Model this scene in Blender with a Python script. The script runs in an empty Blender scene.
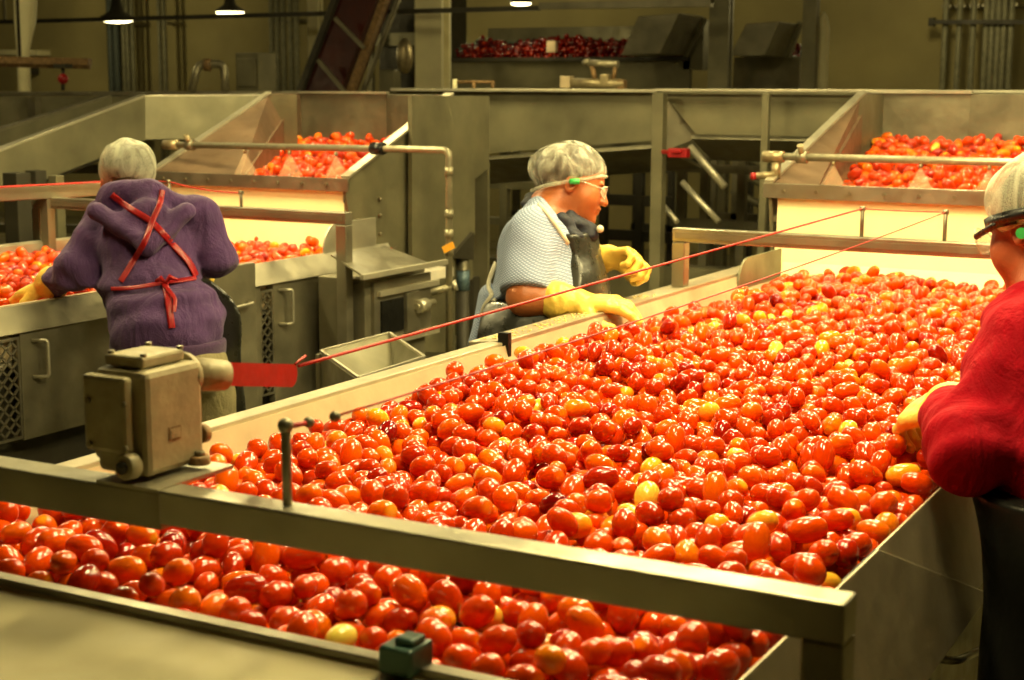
import bpy, math, random
import numpy as np
from mathutils import Vector, Matrix
random.seed(7); RNG = np.random.RandomState(11)
SC = bpy.context.scene; COL = SC.collection

# ------------------------------------------------------------------ camera
FPX = 1537.0; CAM = np.array([0.0, 0.0, 1.8])
def _n(v): v = np.array(v, float); return v/np.linalg.norm(v)
_dY = _n([1360-512, -(92-340), -FPX]); _dX = -_n([-2350-512, -(75-340), -FPX])
_dX = _n(_dX-_dY*_dX.dot(_dY)); _dZ = np.cross(_dX, _dY)
RM = np.array([_dX, _dY, _dZ])                      # columns: camera right, up, back in world axes
cam = bpy.data.objects.new('camera', bpy.data.cameras.new('camera')); COL.objects.link(cam)
cam.matrix_world = Matrix([[*RM[0], CAM[0]], [*RM[1], CAM[1]], [*RM[2], CAM[2]], [0, 0, 0, 1]])
cam.data.sensor_width = 36; cam.data.lens = FPX/1024*36; cam.data.clip_start = .05; cam.data.clip_end = 200
cam.data.dof.use_dof = True; cam.data.dof.focus_distance = 3.3; cam.data.dof.aperture_fstop = 6.5
SC.camera = cam
# ------------------------------------------------------------------ world, exposure, room lights
w = bpy.data.worlds.new('world'); SC.world = w; w.use_nodes = True
w.node_tree.nodes['Background'].inputs[0].default_value = (.9, .75, .4, 1)
w.node_tree.nodes['Background'].inputs[1].default_value = .025
vs = SC.view_settings
SC.display_settings.display_device = 'sRGB'
vs.view_transform = 'Standard'; vs.look = 'None'; vs.gamma = 1; vs.use_curve_mapping = False; vs.exposure = 0.28
WARM = (1.0, .83, .38)

def ray(px, py): return _n(RM @ np.array([px-512, -(py-340), -FPX]))
def oz(px, py, z): d = ray(px, py); return CAM+d*((z-CAM[2])/d[2])
def ox(px, py, x): d = ray(px, py); return CAM+d*((x-CAM[0])/d[0])
def oy(px, py, y): d = ray(px, py); return CAM+d*((y-CAM[1])/d[1])
FW = RM @ np.array([0, 0, -1.])
def at(px, py, dep): d = ray(px, py); return CAM+d*(dep/d.dot(FW))     # a world point at a real distance
def V(*a): return np.array(a, float)

# ------------------------------------------------------------------ materials
MATS = {}
def newmat(name):
    m = bpy.data.materials.new(name); m.use_nodes = True
    nt = m.node_tree; b = nt.nodes['Principled BSDF']; MATS[name] = m
    return m, nt, b
def ramp(nt, stops):
    r = nt.nodes.new('ShaderNodeValToRGB'); e = r.color_ramp.elements
    while len(e) < len(stops): e.new(.5)
    for k, (p, c) in enumerate(stops): e[k].position = p; e[k].color = (*c, 1)
    return r
def mat(name, col, rough=.5, metal=0, var=.15, scale=6, bump=0, bscale=60, spec=.5, coat=0, stretch=None, sheen=0, rvar=.1, detail=4, col2=None, wrinkle=0):
    m, nt, b = newmat(name); N = nt.nodes; L = nt.links
    tc = N.new('ShaderNodeTexCoord'); mp = N.new('ShaderNodeMapping')
    L.new(tc.outputs['Object'], mp.inputs[0])
    if stretch: mp.inputs['Scale'].default_value = stretch
    n1 = N.new('ShaderNodeTexNoise'); n1.inputs['Scale'].default_value = scale; n1.inputs['Detail'].default_value = detail
    L.new(mp.outputs[0], n1.inputs[0])
    lo = tuple(c*(1-var) for c in col); hi = tuple(min(1, c*(1+var)) for c in col)
    r = ramp(nt, [(.3, col2 or lo), (.68, hi)]); L.new(n1.outputs[0], r.inputs[0]); L.new(r.outputs[0], b.inputs['Base Color'])
    mr = N.new('ShaderNodeMapRange'); mr.inputs[1].default_value = .3; mr.inputs[2].default_value = .7
    mr.inputs[3].default_value = max(0, rough-rvar); mr.inputs[4].default_value = min(1, rough+rvar)
    n2 = N.new('ShaderNodeTexNoise'); n2.inputs['Scale'].default_value = scale*3; L.new(mp.outputs[0], n2.inputs[0])
    L.new(n2.outputs[0], mr.inputs[0]); L.new(mr.outputs[0], b.inputs['Roughness'])
    b.inputs['Metallic'].default_value = metal; b.inputs['Specular IOR Level'].default_value = spec
    b.inputs['Coat Weight'].default_value = coat; b.inputs['Coat Roughness'].default_value = .08
    b.inputs['Sheen Weight'].default_value = sheen
    if bump:
        n3 = N.new('ShaderNodeTexNoise'); n3.inputs['Scale'].default_value = bscale; n3.inputs['Detail'].default_value = 3
        L.new(mp.outputs[0], n3.inputs[0]); bp = N.new('ShaderNodeBump'); bp.inputs['Strength'].default_value = bump
        bp.inputs['Distance'].default_value = .01; L.new(n3.outputs[0], bp.inputs['Height']); L.new(bp.outputs[0], b.inputs['Normal'])
        if wrinkle:      # broad soft creases of cloth
            m2 = N.new('ShaderNodeMapping'); m2.inputs['Scale'].default_value = (1.6, 1.6, .8); m2.inputs['Rotation'].default_value = (.4, .5, .3); L.new(tc.outputs['Object'], m2.inputs[0])
            n4 = N.new('ShaderNodeTexNoise'); n4.inputs['Scale'].default_value = 7; n4.inputs['Detail'].default_value = 3; n4.inputs['Distortion'].default_value = 1.6; L.new(m2.outputs[0], n4.inputs[0])
            b2 = N.new('ShaderNodeBump'); b2.inputs['Strength'].default_value = wrinkle; b2.inputs['Distance'].default_value = .05
            L.new(n4.outputs[0], b2.inputs['Height']); L.new(b2.outputs[0], bp.inputs['Normal'])
    return m
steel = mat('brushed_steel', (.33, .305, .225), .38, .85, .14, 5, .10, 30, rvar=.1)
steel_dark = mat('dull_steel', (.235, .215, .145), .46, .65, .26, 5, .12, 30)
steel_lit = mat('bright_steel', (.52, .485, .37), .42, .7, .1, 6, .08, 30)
steel_wet = mat('wet_splashed_steel', (.44, .38, .26), .36, .45, .16, 9, .03, 60, rvar=.08)
steel_red = mat('steel_with_red_reflection', (.17, .11, .065), .5, .4, .2, 5, .05, 30)  # reddish base colour paints in the reflection of the tomatoes
galv = mat('painted_olive_steel', (.185, .170, .100), .48, .4, .28, 3.5, .1, 20)
dark = mat('dark_machine', (.045, .04, .025), .6, .2, .3, 3, .2, 20)
darkred = mat('dark_red_paint', (.05, .008, .005), .5, .1, .3, 5, .1, 30)
redpaint = mat('red_enamel', (.33, .004, .006), .42, 0, .15, 30, .03, 60)
redcord = mat('red_cord', (.42, .015, .01), .5, 0, .1, 40)
liner = mat('cream_liner', (.52, .41, .25), .5, 0, .10, 12, .05, 60)
whitebelt = mat('white_belt', (.82, .76, .62), .45, 0, .06, 20, .1, 80)
chute_m = mat('cream_rubber_curtain', (.97, .90, .50), .6, 0, .03, 9, .06, 40, stretch=(1, 1, .35))
boxpaint = mat('grey_beige_casting_paint', (.33, .285, .17), .5, .1, .16, 26, .12, 70, rvar=.12)
bolt_m = mat('bolt_steel', (.22, .19, .12), .4, .7, .2, 40)
rust = mat('rusty_foot', (.22, .13, .05), .6, .2, .4, 50, .3, 120)
pipe_m = mat('galvanised_pipe', (.33, .30, .20), .42, .65, .12, 20, .1, 60)
brass = mat('brass_valve', (.33, .27, .15), .4, .6, .2, 30)
black_r = mat('black_rubber', (.008, .008, .007), .38, 0, .3, 10, .15, 30, spec=.2)
apron_m = mat('wet_black_vinyl', (.022, .022, .016), .32, 0, .3, 14, .35, 16, spec=.7, rvar=.08)
purple_m = mat('purple_fleece', (.085, .036, .135), .92, 0, .10, 18, .3, 240, sheen=.1, wrinkle=.35)
purple_d = mat('purple_rib', (.065, .027, .092), .92, 0, .10, 60, .4, 300, sheen=.2)
redshirt = mat('red_sweatshirt', (.30, .001, .009), .95, 0, .06, 14, .2, 220, spec=.15, wrinkle=.3)
khaki = mat('khaki_cotton', (.26, .22, .11), .85, 0, .08, 18, .3, 200, wrinkle=.3)
denim = mat('dark_trousers', (.008, .008, .010), .8, 0, .2, 30, .3, 200)
glove_m = mat('yellow_rubber_glove', (.86, .58, .10), .38, 0, .08, 20, .5, 40, spec=.5)
skin_m = mat('brown_skin', (.46, .14, .042), .42, 0, .12, 22, .12, 120, spec=.5)
skin2_m = mat('tan_skin', (.36, .09, .035), .45, 0, .10, 22, .12, 120)
hair_m = mat('dark_hair', (.05, .035, .018), .5, 0, .4, 40, .5, 90, stretch=(1, 1, .2))
scarf_m = mat('dark_patterned_scarf', (.008, .010, .02), .7, 0, .9, 60, .2, 90, col2=(.004, .004, .008))
white_m = mat('white_binding', (.7, .66, .5), .6, 0, .05, 30)
green_m = mat('dark_green_paint', (.035, .10, .075), .4, .1, .2, 20, .1, 60)
greentag = mat('green_plastic', (.05, .45, .10), .4, 0, .05, 30)
black_p = mat('black_plastic', (.006, .006, .006), .3, 0, .1, 20)
orange_m = mat('orange_tag', (.85, .36, .02), .5, 0, .1, 20)
blue_m = mat('blue_grey_canister', (.10, .16, .20), .3, .2, .2, 20)
floor_m = mat('greenish_concrete', (.20, .175, .085), .55, 0, .25, 1.6, .15, 12, rvar=.2)
wall_m = mat('olive_plaster_wall', (.33, .28, .12), .85, 0, .26, .8, .25, 9)
ceil_m = mat('dark_ceiling', (.035, .03, .014), .9, 0, .3, 1, .2, 9)
column_m = mat('pale_column_paint', (.80, .74, .46), .7, 0, .12, 3, .2, 20)
cond_m = mat('weathered_conduit', (.22, .21, .13), .6, .3, .2, 20)
cond_d = mat('dark_conduit', (.07, .085, .075), .6, .2, .2, 20)
seed_m = mat('tomato_seed', (.80, .60, .2), .5, 0, .1, 90)

def shirt_mat():
    m, nt, b = newmat('light_blue_waffle_cotton'); N = nt.nodes; L = nt.links
    tc = N.new('ShaderNodeTexCoord'); h = []
    for rot in ((0, .5, 0), (0, -.5, 0)):
        mp = N.new('ShaderNodeMapping'); mp.inputs['Rotation'].default_value = rot
        wv = N.new('ShaderNodeTexWave'); wv.bands_direction = 'Z'; wv.inputs['Scale'].default_value = 46; wv.inputs['Distortion'].default_value = 1.2
        L.new(tc.outputs['Object'], mp.inputs[0]); L.new(mp.outputs[0], wv.inputs[0]); h.append(wv)
    mx = N.new('ShaderNodeMath'); mx.operation = 'MULTIPLY'; L.new(h[0].outputs[1], mx.inputs[0]); L.new(h[1].outputs[1], mx.inputs[1])
    r = ramp(nt, [(.0, (.20, .27, .42)), (.5, (.44, .50, .68))]); L.new(mx.outputs[0], r.inputs[0]); L.new(r.outputs[0], b.inputs['Base Color'])
    bp = N.new('ShaderNodeBump'); bp.inputs['Strength'].default_value = .6; bp.inputs['Distance'].default_value = .004
    L.new(mx.outputs[0], bp.inputs['Height']); L.new(bp.outputs[0], b.inputs['Normal']); b.inputs['Roughness'].default_value = .85
    return m
shirt_m = shirt_mat()

def net_mat(name, dens, tint):
    m, nt, b = newmat(name); N = nt.nodes; L = nt.links
    tc = N.new('ShaderNodeTexCoord')
    nz = N.new('ShaderNodeTexNoise'); nz.inputs['Scale'].default_value = 22; nz.inputs['Detail'].default_value = 5; nz.inputs['Distortion'].default_value = 1.2
    mp = N.new('ShaderNodeMapping'); mp.inputs['Scale'].default_value = (1, 1, .45)
    L.new(tc.outputs['Object'], mp.inputs[0]); L.new(mp.outputs[0], nz.inputs[0])
    vo = N.new('ShaderNodeTexVoronoi'); vo.feature = 'DISTANCE_TO_EDGE'; vo.inputs['Scale'].default_value = 330; L.new(tc.outputs['Object'], vo.inputs[0])
    mr = N.new('ShaderNodeMapRange'); mr.inputs[1].default_value = 0; mr.inputs[2].default_value = .25; mr.inputs[3].default_value = .25; mr.inputs[4].default_value = 0
    L.new(vo.outputs[0], mr.inputs[0])
    m2 = N.new('ShaderNodeMapRange'); m2.inputs[1].default_value = .38; m2.inputs[2].default_value = .66; m2.inputs[3].default_value = dens-.18; m2.inputs[4].default_value = dens+.30
    L.new(nz.outputs[0], m2.inputs[0])
    ad = N.new('ShaderNodeMath'); ad.operation = 'ADD'; ad.use_clamp = True; L.new(mr.outputs[0], ad.inputs[0]); L.new(m2.outputs[0], ad.inputs[1])
    L.new(ad.outputs[0], b.inputs['Alpha'])
    b.inputs['Base Color'].default_value = (*tint, 1); b.inputs['Roughness'].default_value = .6
    bp = N.new('ShaderNodeBump'); bp.inputs['Strength'].default_value = .6; bp.inputs['Distance'].default_value = .01
    L.new(nz.outputs[0], bp.inputs['Height']); L.new(bp.outputs[0], b.inputs['Normal'])
    return m
net_m = net_mat('white_hair_net', .08, (.80, .80, .66))
net2_m = net_mat('pale_hair_net', .36, (.60, .61, .47))

def clear_mat(name, col, alpha, rough=.1):
    m, nt, b = newmat(name); b.inputs['Base Color'].default_value = (*col, 1); b.inputs['Alpha'].default_value = alpha
    b.inputs['Roughness'].default_value = rough; return m
lens_m = clear_mat('clear_lens', (.9, .85, .7), .28, .05)
mist_m = clear_mat('fine_water_spray', (.85, .62, .40), .22, 1.0)
water_m = clear_mat('flume_water', (.55, .22, .10), .38, .08)

def emit_mat(name, col, s):
    m, nt, b = newmat(name); b.inputs['Base Color'].default_value = (.9, .9, .9, 1)
    b.inputs['Emission Color'].default_value = (*col, 1); b.inputs['Emission Strength'].default_value = s; return m
tube_m = emit_mat('lit_tube', WARM, 30.0)
lampglow = emit_mat('lit_lamp_glass', (1, .85, .45), 6.0)

def tomato_mat():
    m, nt, b = newmat('tomato_skin'); N = nt.nodes; L = nt.links
    at_ = N.new('ShaderNodeAttribute'); at_.attribute_name = 'tone'
    ax_ = N.new('ShaderNodeAttribute'); ax_.attribute_name = 'axial'
    tc = N.new('ShaderNodeTexCoord'); nz = N.new('ShaderNodeTexNoise'); nz.inputs['Scale'].default_value = 16; nz.inputs['Detail'].default_value = 2
    L.new(tc.outputs['Object'], nz.inputs[0])
    ma = N.new('ShaderNodeMath'); ma.operation = 'MULTIPLY_ADD'; ma.inputs[1].default_value = .30; L.new(nz.outputs[0], ma.inputs[0])
    sub = N.new('ShaderNodeMath'); sub.operation = 'SUBTRACT'; sub.inputs[1].default_value = .15; L.new(at_.outputs['Fac'], sub.inputs[0]); L.new(sub.outputs[0], ma.inputs[2])
    # shoulders round the stem scar ripen last
    sh = N.new('ShaderNodeMapRange'); sh.inputs[1].default_value = .80; sh.inputs[2].default_value = 1.0; sh.inputs[3].default_value = 0; sh.inputs[4].default_value = .22
    L.new(ax_.outputs['Fac'], sh.inputs[0]); ad = N.new('ShaderNodeMath'); ad.operation = 'ADD'; L.new(ma.outputs[0], ad.inputs[0]); L.new(sh.outputs[0], ad.inputs[1])
    r = ramp(nt, [(0, (.045, .001, .001)), (.14, (.22, .004, .001)), (.25, (.38, .014, .001)), (.5, (.72, .064, .001)), (.68, (.80, .16, .002)), (.82, (.86, .36, .010)), (1, (.74, .62, .10))])  # darkest stops put dim light into the upper conveyor heaps
    L.new(ad.outputs[0], r.inputs[0]); L.new(r.outputs[0], b.inputs['Base Color'])
    b.inputs['Roughness'].default_value = .13; b.inputs['Specular IOR Level'].default_value = .38; b.inputs['Coat Weight'].default_value = .25; b.inputs['Coat Roughness'].default_value = .03
    b.inputs['Subsurface Weight'].default_value = .0
    n2 = N.new('ShaderNodeTexNoise'); n2.inputs['Scale'].default_value = 60; L.new(tc.outputs['Object'], n2.inputs[0])
    bp = N.new('ShaderNodeBump'); bp.inputs['Strength'].default_value = .06; bp.inputs['Distance'].default_value = .004
    L.new(n2.outputs[0], bp.inputs['Height']); L.new(bp.outputs[0], b.inputs['Normal'])
    return m
tom_m = tomato_mat()

# ------------------------------------------------------------------ object helpers
def tag(o, label=None, cat=None, group=None, kind=None):
    if label: o['label'] = label
    if cat: o['category'] = cat
    if group: o['group'] = group
    if kind: o['kind'] = kind
    return o
def thing(name, loc, label, cat, group=None):
    o = bpy.data.objects.new(name, None); COL.objects.link(o); o.location = tuple(loc); o.empty_display_size = .1
    return tag(o, label, cat, group)
def origin(o):
    p = Vector(o.location)
    return p+origin(o.parent) if o.parent else p
def link(name, me, parent=None, loc=None):
    o = bpy.data.objects.new(name, me); COL.objects.link(o)
    if parent:
        o.parent = parent; o.location = -origin(parent) if loc is None else loc
    elif loc is not None: o.location = loc
    return o
class MB:
    """collects solid pieces; build() links them as one mesh object"""
    def __init__(s): s.v = []; s.f = []; s.sm = []
    def add(s, vs_, fs, smooth=False):
        b = len(s.v); s.v += [tuple(map(float, p)) for p in vs_]; s.f += [tuple(b+i for i in f) for f in fs]; s.sm += [smooth]*len(fs); return s
    def box(s, c, size, ux=(1, 0, 0), uy=(0, 1, 0), uz=(0, 0, 1)):
        c = np.array(c, float); ux, uy, uz = [np.array(u, float) for u in (ux, uy, uz)]; a, b_, h = [x/2 for x in size]
        vs_ = [c+ux*a*i+uy*b_*j+uz*h*k for k in (-1, 1) for j in (-1, 1) for i in (-1, 1)]
        return s.add(vs_, [(0, 2, 3, 1), (4, 5, 7, 6), (0, 1, 5, 4), (2, 6, 7, 3), (0, 4, 6, 2), (1, 3, 7, 5)])
    def bb(s, x0, x1, y0, y1, z0, z1): return s.box(((x0+x1)/2, (y0+y1)/2, (z0+z1)/2), (abs(x1-x0), abs(y1-y0), abs(z1-z0)))
    def bar(s, p0, p1, wd, ht, up=(0, 0, 1)):
        p0 = np.array(p0, float); p1 = np.array(p1, float); d = p1-p0; L_ = np.linalg.norm(d); d /= L_
        up = np.array(up, float)
        if abs(d.dot(up)) > .99: up = V(0, 1, 0)
        sx = _n(np.cross(d, up)); uz = np.cross(sx, d)
        return s.box((p0+p1)/2, (wd, L_, ht), sx, d, uz)
    def slab(s, pts, t, nrm=None):
        """polygon with thickness t pushed against its normal"""
        P = [np.array(p, float) for p in pts]; n = _n(np.cross(P[1]-P[0], P[2]-P[0])) if nrm is None else _n(nrm)
        k = len(P); Q = [p-n*t for p in P]
        return s.add(P+Q, [tuple(range(k)), tuple(range(2*k-1, k-1, -1))]+[(i, i+k, (i+1) % k+k, (i+1) % k) for i in range(k)])
    def tube(s, path, r, n=12, caps=True):
        P = [np.array(p, float) for p in path]; k = len(P); rr = r if hasattr(r, '__len__') else [r]*k
        T = [_n(P[min(i+1, k-1)]-P[max(i-1, 0)]) for i in range(k)]
        a = V(0, 0, 1) if abs(T[0][2]) < .9 else V(1, 0, 0); U = _n(np.cross(T[0], a)); vs_ = []
        for i in range(k):
            U = _n(U-T[i]*U.dot(T[i])); W_ = np.cross(T[i], U)
            vs_ += [P[i]+rr[i]*(math.cos(2*math.pi*j/n)*U+math.sin(2*math.pi*j/n)*W_) for j in range(n)]
        fs = [(i*n+j, i*n+(j+1) % n, (i+1)*n+(j+1) % n, (i+1)*n+j) for i in range(k-1) for j in range(n)]
        s.add(vs_, fs, True)
        if caps: b = len(s.v)-k*n; s.f += [tuple(b+j for j in reversed(range(n))), tuple(b+(k-1)*n+j for j in range(n))]; s.sm += [False, False]
        return s
    def cyl(s, p0, p1, r, r1=None, n=16): return s.tube([p0, p1], [r, r if r1 is None else r1], n)
    def sphere(s, c, r, n=12, m=8, sc=(1, 1, 1)):
        c = np.array(c, float); vs_ = [c+V(0, 0, r*sc[2])]
        for i in range(1, m):
            t = math.pi*i/m
            vs_ += [c+V(r*sc[0]*math.sin(t)*math.cos(2*math.pi*j/n), r*sc[1]*math.sin(t)*math.sin(2*math.pi*j/n), r*sc[2]*math.cos(t)) for j in range(n)]
        vs_.append(c-V(0, 0, r*sc[2])); e = len(vs_)-1
        fs = [(0, 1+j, 1+(j+1) % n) for j in range(n)]
        fs += [(1+i*n+j, 1+(i+1)*n+j, 1+(i+1)*n+(j+1) % n, 1+i*n+(j+1) % n) for i in range(m-2) for j in range(n)]
        fs += [(1+(m-2)*n+j, e, 1+(m-2)*n+(j+1) % n) for j in range(n)]
        return s.add(vs_, fs, True)
    def build(s, name, m, parent=None, bevel=0, loc=None):
        c0 = V(0, 0, 0)
        if parent is None:
            a = np.array(s.v); c0 = (a.min(0)+a.max(0))/2; c0[2] = a.min(0)[2]
        me = bpy.data.meshes.new(name); me.from_pydata([tuple(np.array(p)-c0) for p in s.v] if parent is None else s.v, [], s.f)
        me.polygons.foreach_set('use_smooth', s.sm); me.materials.append(m); me.update()
        o = link(name, me, parent)
        if parent is None: o.location = tuple(c0)
        if bevel:
            b = o.modifiers.new('bevel', 'BEVEL'); b.width = bevel; b.segments = 2; b.limit_method = 'ANGLE'; b.angle_limit = math.radians(50)
        return o
def arc_path(pts, r, n=5):
    """polyline with rounded corners"""
    P = [np.array(p, float) for p in pts]; out = [P[0]]
    for i in range(1, len(P)-1):
        a = _n(P[i-1]-P[i]); b = _n(P[i+1]-P[i])
        for k in range(n+1):
            t = k/n; out.append((1-t)**2*(P[i]+a*r)+2*t*(1-t)*P[i]+t*t*(P[i]+b*r))
    return out+[P[-1]]

# ------------------------------------------------------------------ THE ROOM
def struct(mb, name, m, bevel=0): return tag(mb.build(name, m, None, bevel), kind='structure')
RX0, RX1, RY0, RY1, RZ = -21.0, 4.0, -4.0, 16.0, 4.2
struct(MB().bb(RX0, RX1, RY0, RY1, -.2, 0), 'floor', floor_m)
struct(MB().bb(RX0, RX1, RY0, RY1, RZ, RZ+.2), 'ceiling', ceil_m)
struct(MB().bb(RX0, RX1, RY1, RY1+.2, -.2, RZ+.2), 'wall_back', wall_m)
struct(MB().bb(RX0-.2, RX0, RY0, RY1+.2, -.2, RZ+.2), 'wall_left', wall_m)
struct(MB().bb(RX1, RX1+.2, RY0, RY1+.2, -.2, RZ+.2), 'wall_right', wall_m)
struct(MB().bb(RX0, RX1, RY0-.2, RY0, -.2, RZ+.2), 'wall_front', wall_m)

# hanging strip lights over the sorting tables (above the frame of the photograph)
def strip_light(x, y0, y1, z, label, power):
    t = thing('strip_light', (x, (y0+y1)/2, z), label, 'ceiling light', 'strip lights hung over the sorting tables')
    h = MB().slab([(x-.14, y0, z+.02), (x-.05, y0, z+.10), (x+.05, y0, z+.10), (x+.14, y0, z+.02)], (y1-y0), (0, -1, 0))
    h.build('reflector', white_m, t)
    for dx in (-.06, .06): MB().cyl((x+dx, y0+.03, z), (x+dx, y1-.03, z), .016, n=10).build('tube', tube_m, t)
    for yy in (y0+.1, y1-.1): MB().cyl((x, yy, z+.09), (x, yy, RZ), .006, n=6).build('hanger', steel_dark, t)
    ld = bpy.data.lights.new('strip_glow', 'AREA'); ld.shape = 'RECTANGLE'; ld.size = .14; ld.size_y = (y1-y0); ld.energy = power; ld.color = WARM
    lo = bpy.data.objects.new('glow', ld); COL.objects.link(lo); lo.parent = t; lo.location = (0, 0, -.03); lo.data.spread = math.radians(170)
    ld.energy = power*.36
STRIPS = [(-.75, 1.55, 2.75, 2.75, 50), (-1.45, 1.9, 3.1, 2.75, 50), (-.85, 2.9, 4.1, 2.75, 66), (-1.6, 3.7, 4.9, 2.75, 90), (-.9, 4.3, 5.3, 2.62, 60), (-1.1, 5.5, 6.7, 2.8, 66),
          (-4.1, 2.6, 3.8, 2.75, 50), (-4.0, 4.0, 5.1, 2.65, 90), (-4.4, 5.6, 6.8, 2.9, 50), (-2.6, 5.2, 6.4, 3.0, 26)]
for i, (x, y0, y1, z, pw) in enumerate(STRIPS):
    y0, y1 = (y0+y1)/2-.30, (y0+y1)/2+.30
    strip_light(x, y0, y1, z, 'strip light above the %s, out of the picture, number %s' % ('left table' if x < -3 else 'middle table' if x > -2 else 'gangway', ('one', 'two', 'three', 'four', 'five', 'six', 'seven', 'eight', 'nine', 'ten')[i]), pw)
# round lamps high in the back hall; those in the loop are added, unseen
def pendant(p, label, power, r=.16, group='round lamps high in the back hall'):
    t = thing('pendant_lamp', p, label, 'ceiling light', group); x, y, z = p
    MB().tube([(x, y, z), (x, y, z+.015), (x, y, z+.07), (x, y, z+.2)], [r, r, r*.4, r*.2], 20).build('lamp_shade', dark, t)
    MB().sphere((x, y, z-.004), r*.95, 20, 8, (1, 1, .22)).build('lamp_glass', lampglow, t)
    MB().cyl((x, y, z+.2), (x, y, RZ), .008, n=6).build('cord', black_p, t)
    ld = bpy.data.lights.new('lamp_glow', 'POINT'); ld.energy = power*.22; ld.color = WARM; ld.shadow_soft_size = .12
    lo = bpy.data.objects.new('glow', ld); COL.objects.link(lo); lo.parent = t; lo.location = (0, 0, -.16)
pendant(at(117, 19, 14), 'round lamp glowing near the top left, left of the other one', 36)
pendant(at(230, 12, 14.4), 'small round lamp glowing above the plain wall, right of the other one', 36, .14)
pendant(at(521, 3, 12.5), 'lamp at the top edge above the dark red screw conveyor', 20, .09)
for i, (x, y, z, pw) in enumerate(((-14.2, 13.4, 3.0, 190), (-8.2, 13.6, 3.1, 130), (-3.4, 13.8, 3.0, 150), (.2, 13.8, 3.0, 130), (-8.6, 7.0, 3.2, 110), (-5.2, 8.9, 3.3, 60), (-2.9, 6.4, 3.1, 140), (-.2, 6.2, 3.1, 80))):  # unseen lamps added to brighten the back wall, column and flume front
    pendant((x, y, z), 'added round fill lamp high over the %s hall, out of the picture, %s from the left' % (('back', 'middle')[i//4], ('first', 'second', 'third', 'fourth')[i % 4]), pw, group='added fill lamps over the hall')

# ------------------------------------------------------------------ MAIN SORTING TABLE
XL, XR, YN, YF = -1.84, -.565, 1.46, 5.50
def rbar(mb, p0, p1, w_, h_): return mb.bar(p0, p1, w_, h_)
T1 = thing('sorting_conveyor', (-1.2, 3.4, 0), 'wide steel sorting table heaped with tomatoes in the middle of the photo', 'conveyor')
m = MB(); m.bb(XL+.02, XR-.02, YN, YF+.5, .98, 1.02); m.build('belt', whitebelt, T1)
m = MB(); m.slab([(XL-.015, YN-.05, 1.155), (XL-.015, YF+.35, 1.155), (XL+.03, YF+.35, 1.0), (XL+.03, YN-.05, 1.0)], .012); m.build('side_liner', liner, T1)
m = MB(); m.slab([(XR-.016, YN-.03, 1.0), (XR-.016, YF+.35, 1.0), (XR-.010, YF+.35, 1.11), (XR-.010, YN-.03, 1.11)], -.006, (1, 0, 0)); m.build('side_liner', steel_wet, T1)
m = MB(); m.bb(XL-.055, XL-.012, 1.30, 3.36, 1.135, 1.165); m.bb(XL-.075, XL-.055, 1.30, 3.36, 1.04, 1.160); m.build('rail', steel_wet, T1, .003)
m = MB(); m.slab([(XL-.105, 3.37, 1.158), (XL-.105, YF+.3, 1.158), (XL-.005, YF+.3, 1.170), (XL-.005, 3.37, 1.170)][::-1], .02, (0, 0, 1)); m.bb(XL-.12, XL-.103, 3.37, YF+.3, 1.02, 1.158); m.build('rail', steel_wet, T1, .003)
m = MB(); m.bb(XL-.025, XL+.005, 3.355, 3.372, 1.12, 1.19); m.build('joint_strip', black_r, T1)
# right side: sloping splash plates, two overlapping lengths
m = MB(); m.slab([(XR, YN+.02, 1.135), (XR, 2.17, 1.135), (XR+.06, 2.72, .915), (XR+.06, YN+.02, .905)], .006, (1, 0, .3)); m.build('splash_plate', steel_wet, T1, .002)
m = MB(); m.slab([(XR-.008, 2.15, 1.128), (XR-.008, YF+.1, 1.14), (XR+.05, YF+.1, .94), (XR+.05, 2.5, .94)], .006, (1, 0, .3)); m.build('splash_plate', steel_wet, T1, .002)
m = MB(); m.bb(XR-.012, XR-.002, 2.02, 2.19, 1.08, 1.128); m.build('joint_strip', black_r, T1)
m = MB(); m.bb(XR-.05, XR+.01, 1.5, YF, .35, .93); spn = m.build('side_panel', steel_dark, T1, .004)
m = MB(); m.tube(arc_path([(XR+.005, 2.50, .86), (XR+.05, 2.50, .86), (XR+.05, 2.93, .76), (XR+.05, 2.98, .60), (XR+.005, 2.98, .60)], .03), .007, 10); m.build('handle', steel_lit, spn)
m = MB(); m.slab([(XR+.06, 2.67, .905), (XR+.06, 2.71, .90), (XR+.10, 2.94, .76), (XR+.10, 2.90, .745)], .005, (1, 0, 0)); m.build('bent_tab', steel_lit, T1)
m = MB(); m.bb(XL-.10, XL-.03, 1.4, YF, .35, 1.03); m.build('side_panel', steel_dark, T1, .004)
for x in (XL-.06, XR-.02):
    for y in (1.6, 3.5, 5.3): MB().bb(x-.03, x+.03, y-.03, y+.03, 0, .4).build('leg', steel_dark, T1, .003)
# end cover in the foreground
m = MB(); m.slab([(XL-.3, YN-.03, 1.150), (-1.02+.2, YN-.03, 1.150), (-.62, YN-.03, 1.150), (-.62, YN-.055, 1.152), (XL-.3, YN-.055, 1.152)], .01, (0, 0, 1)); m.build('end_lip', steel, T1, .002)
m = MB(); m.slab([(XL-.3, YN-.06, 1.142), (-.60, YN-.06, 1.142), (-.60, .95, 1.11), (XL-.3, .95, 1.11)], .02, (0, 0, 1)); m.build('end_cover', mat('worn_cover_plate', (.40, .36, .21), .55, .3, .12, 4, .03, 30), T1, .003)
m = MB(); m.bb(XL, XR-.015, YN-.03, YN-.018, 1.0, 1.145); m.build('end_liner', liner, T1)
p = oz(406, 658, 1.16); m = MB(); m.bb(p[0]-.024, p[0]+.020, YN-.075, YN-.025, 1.145, 1.178); m.box((p[0]+.004, YN-.05, 1.182), (.026, .03, .010)); tag(m.build('end_stop', green_m, T1, .004), 'dark green painted stop block')
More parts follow.
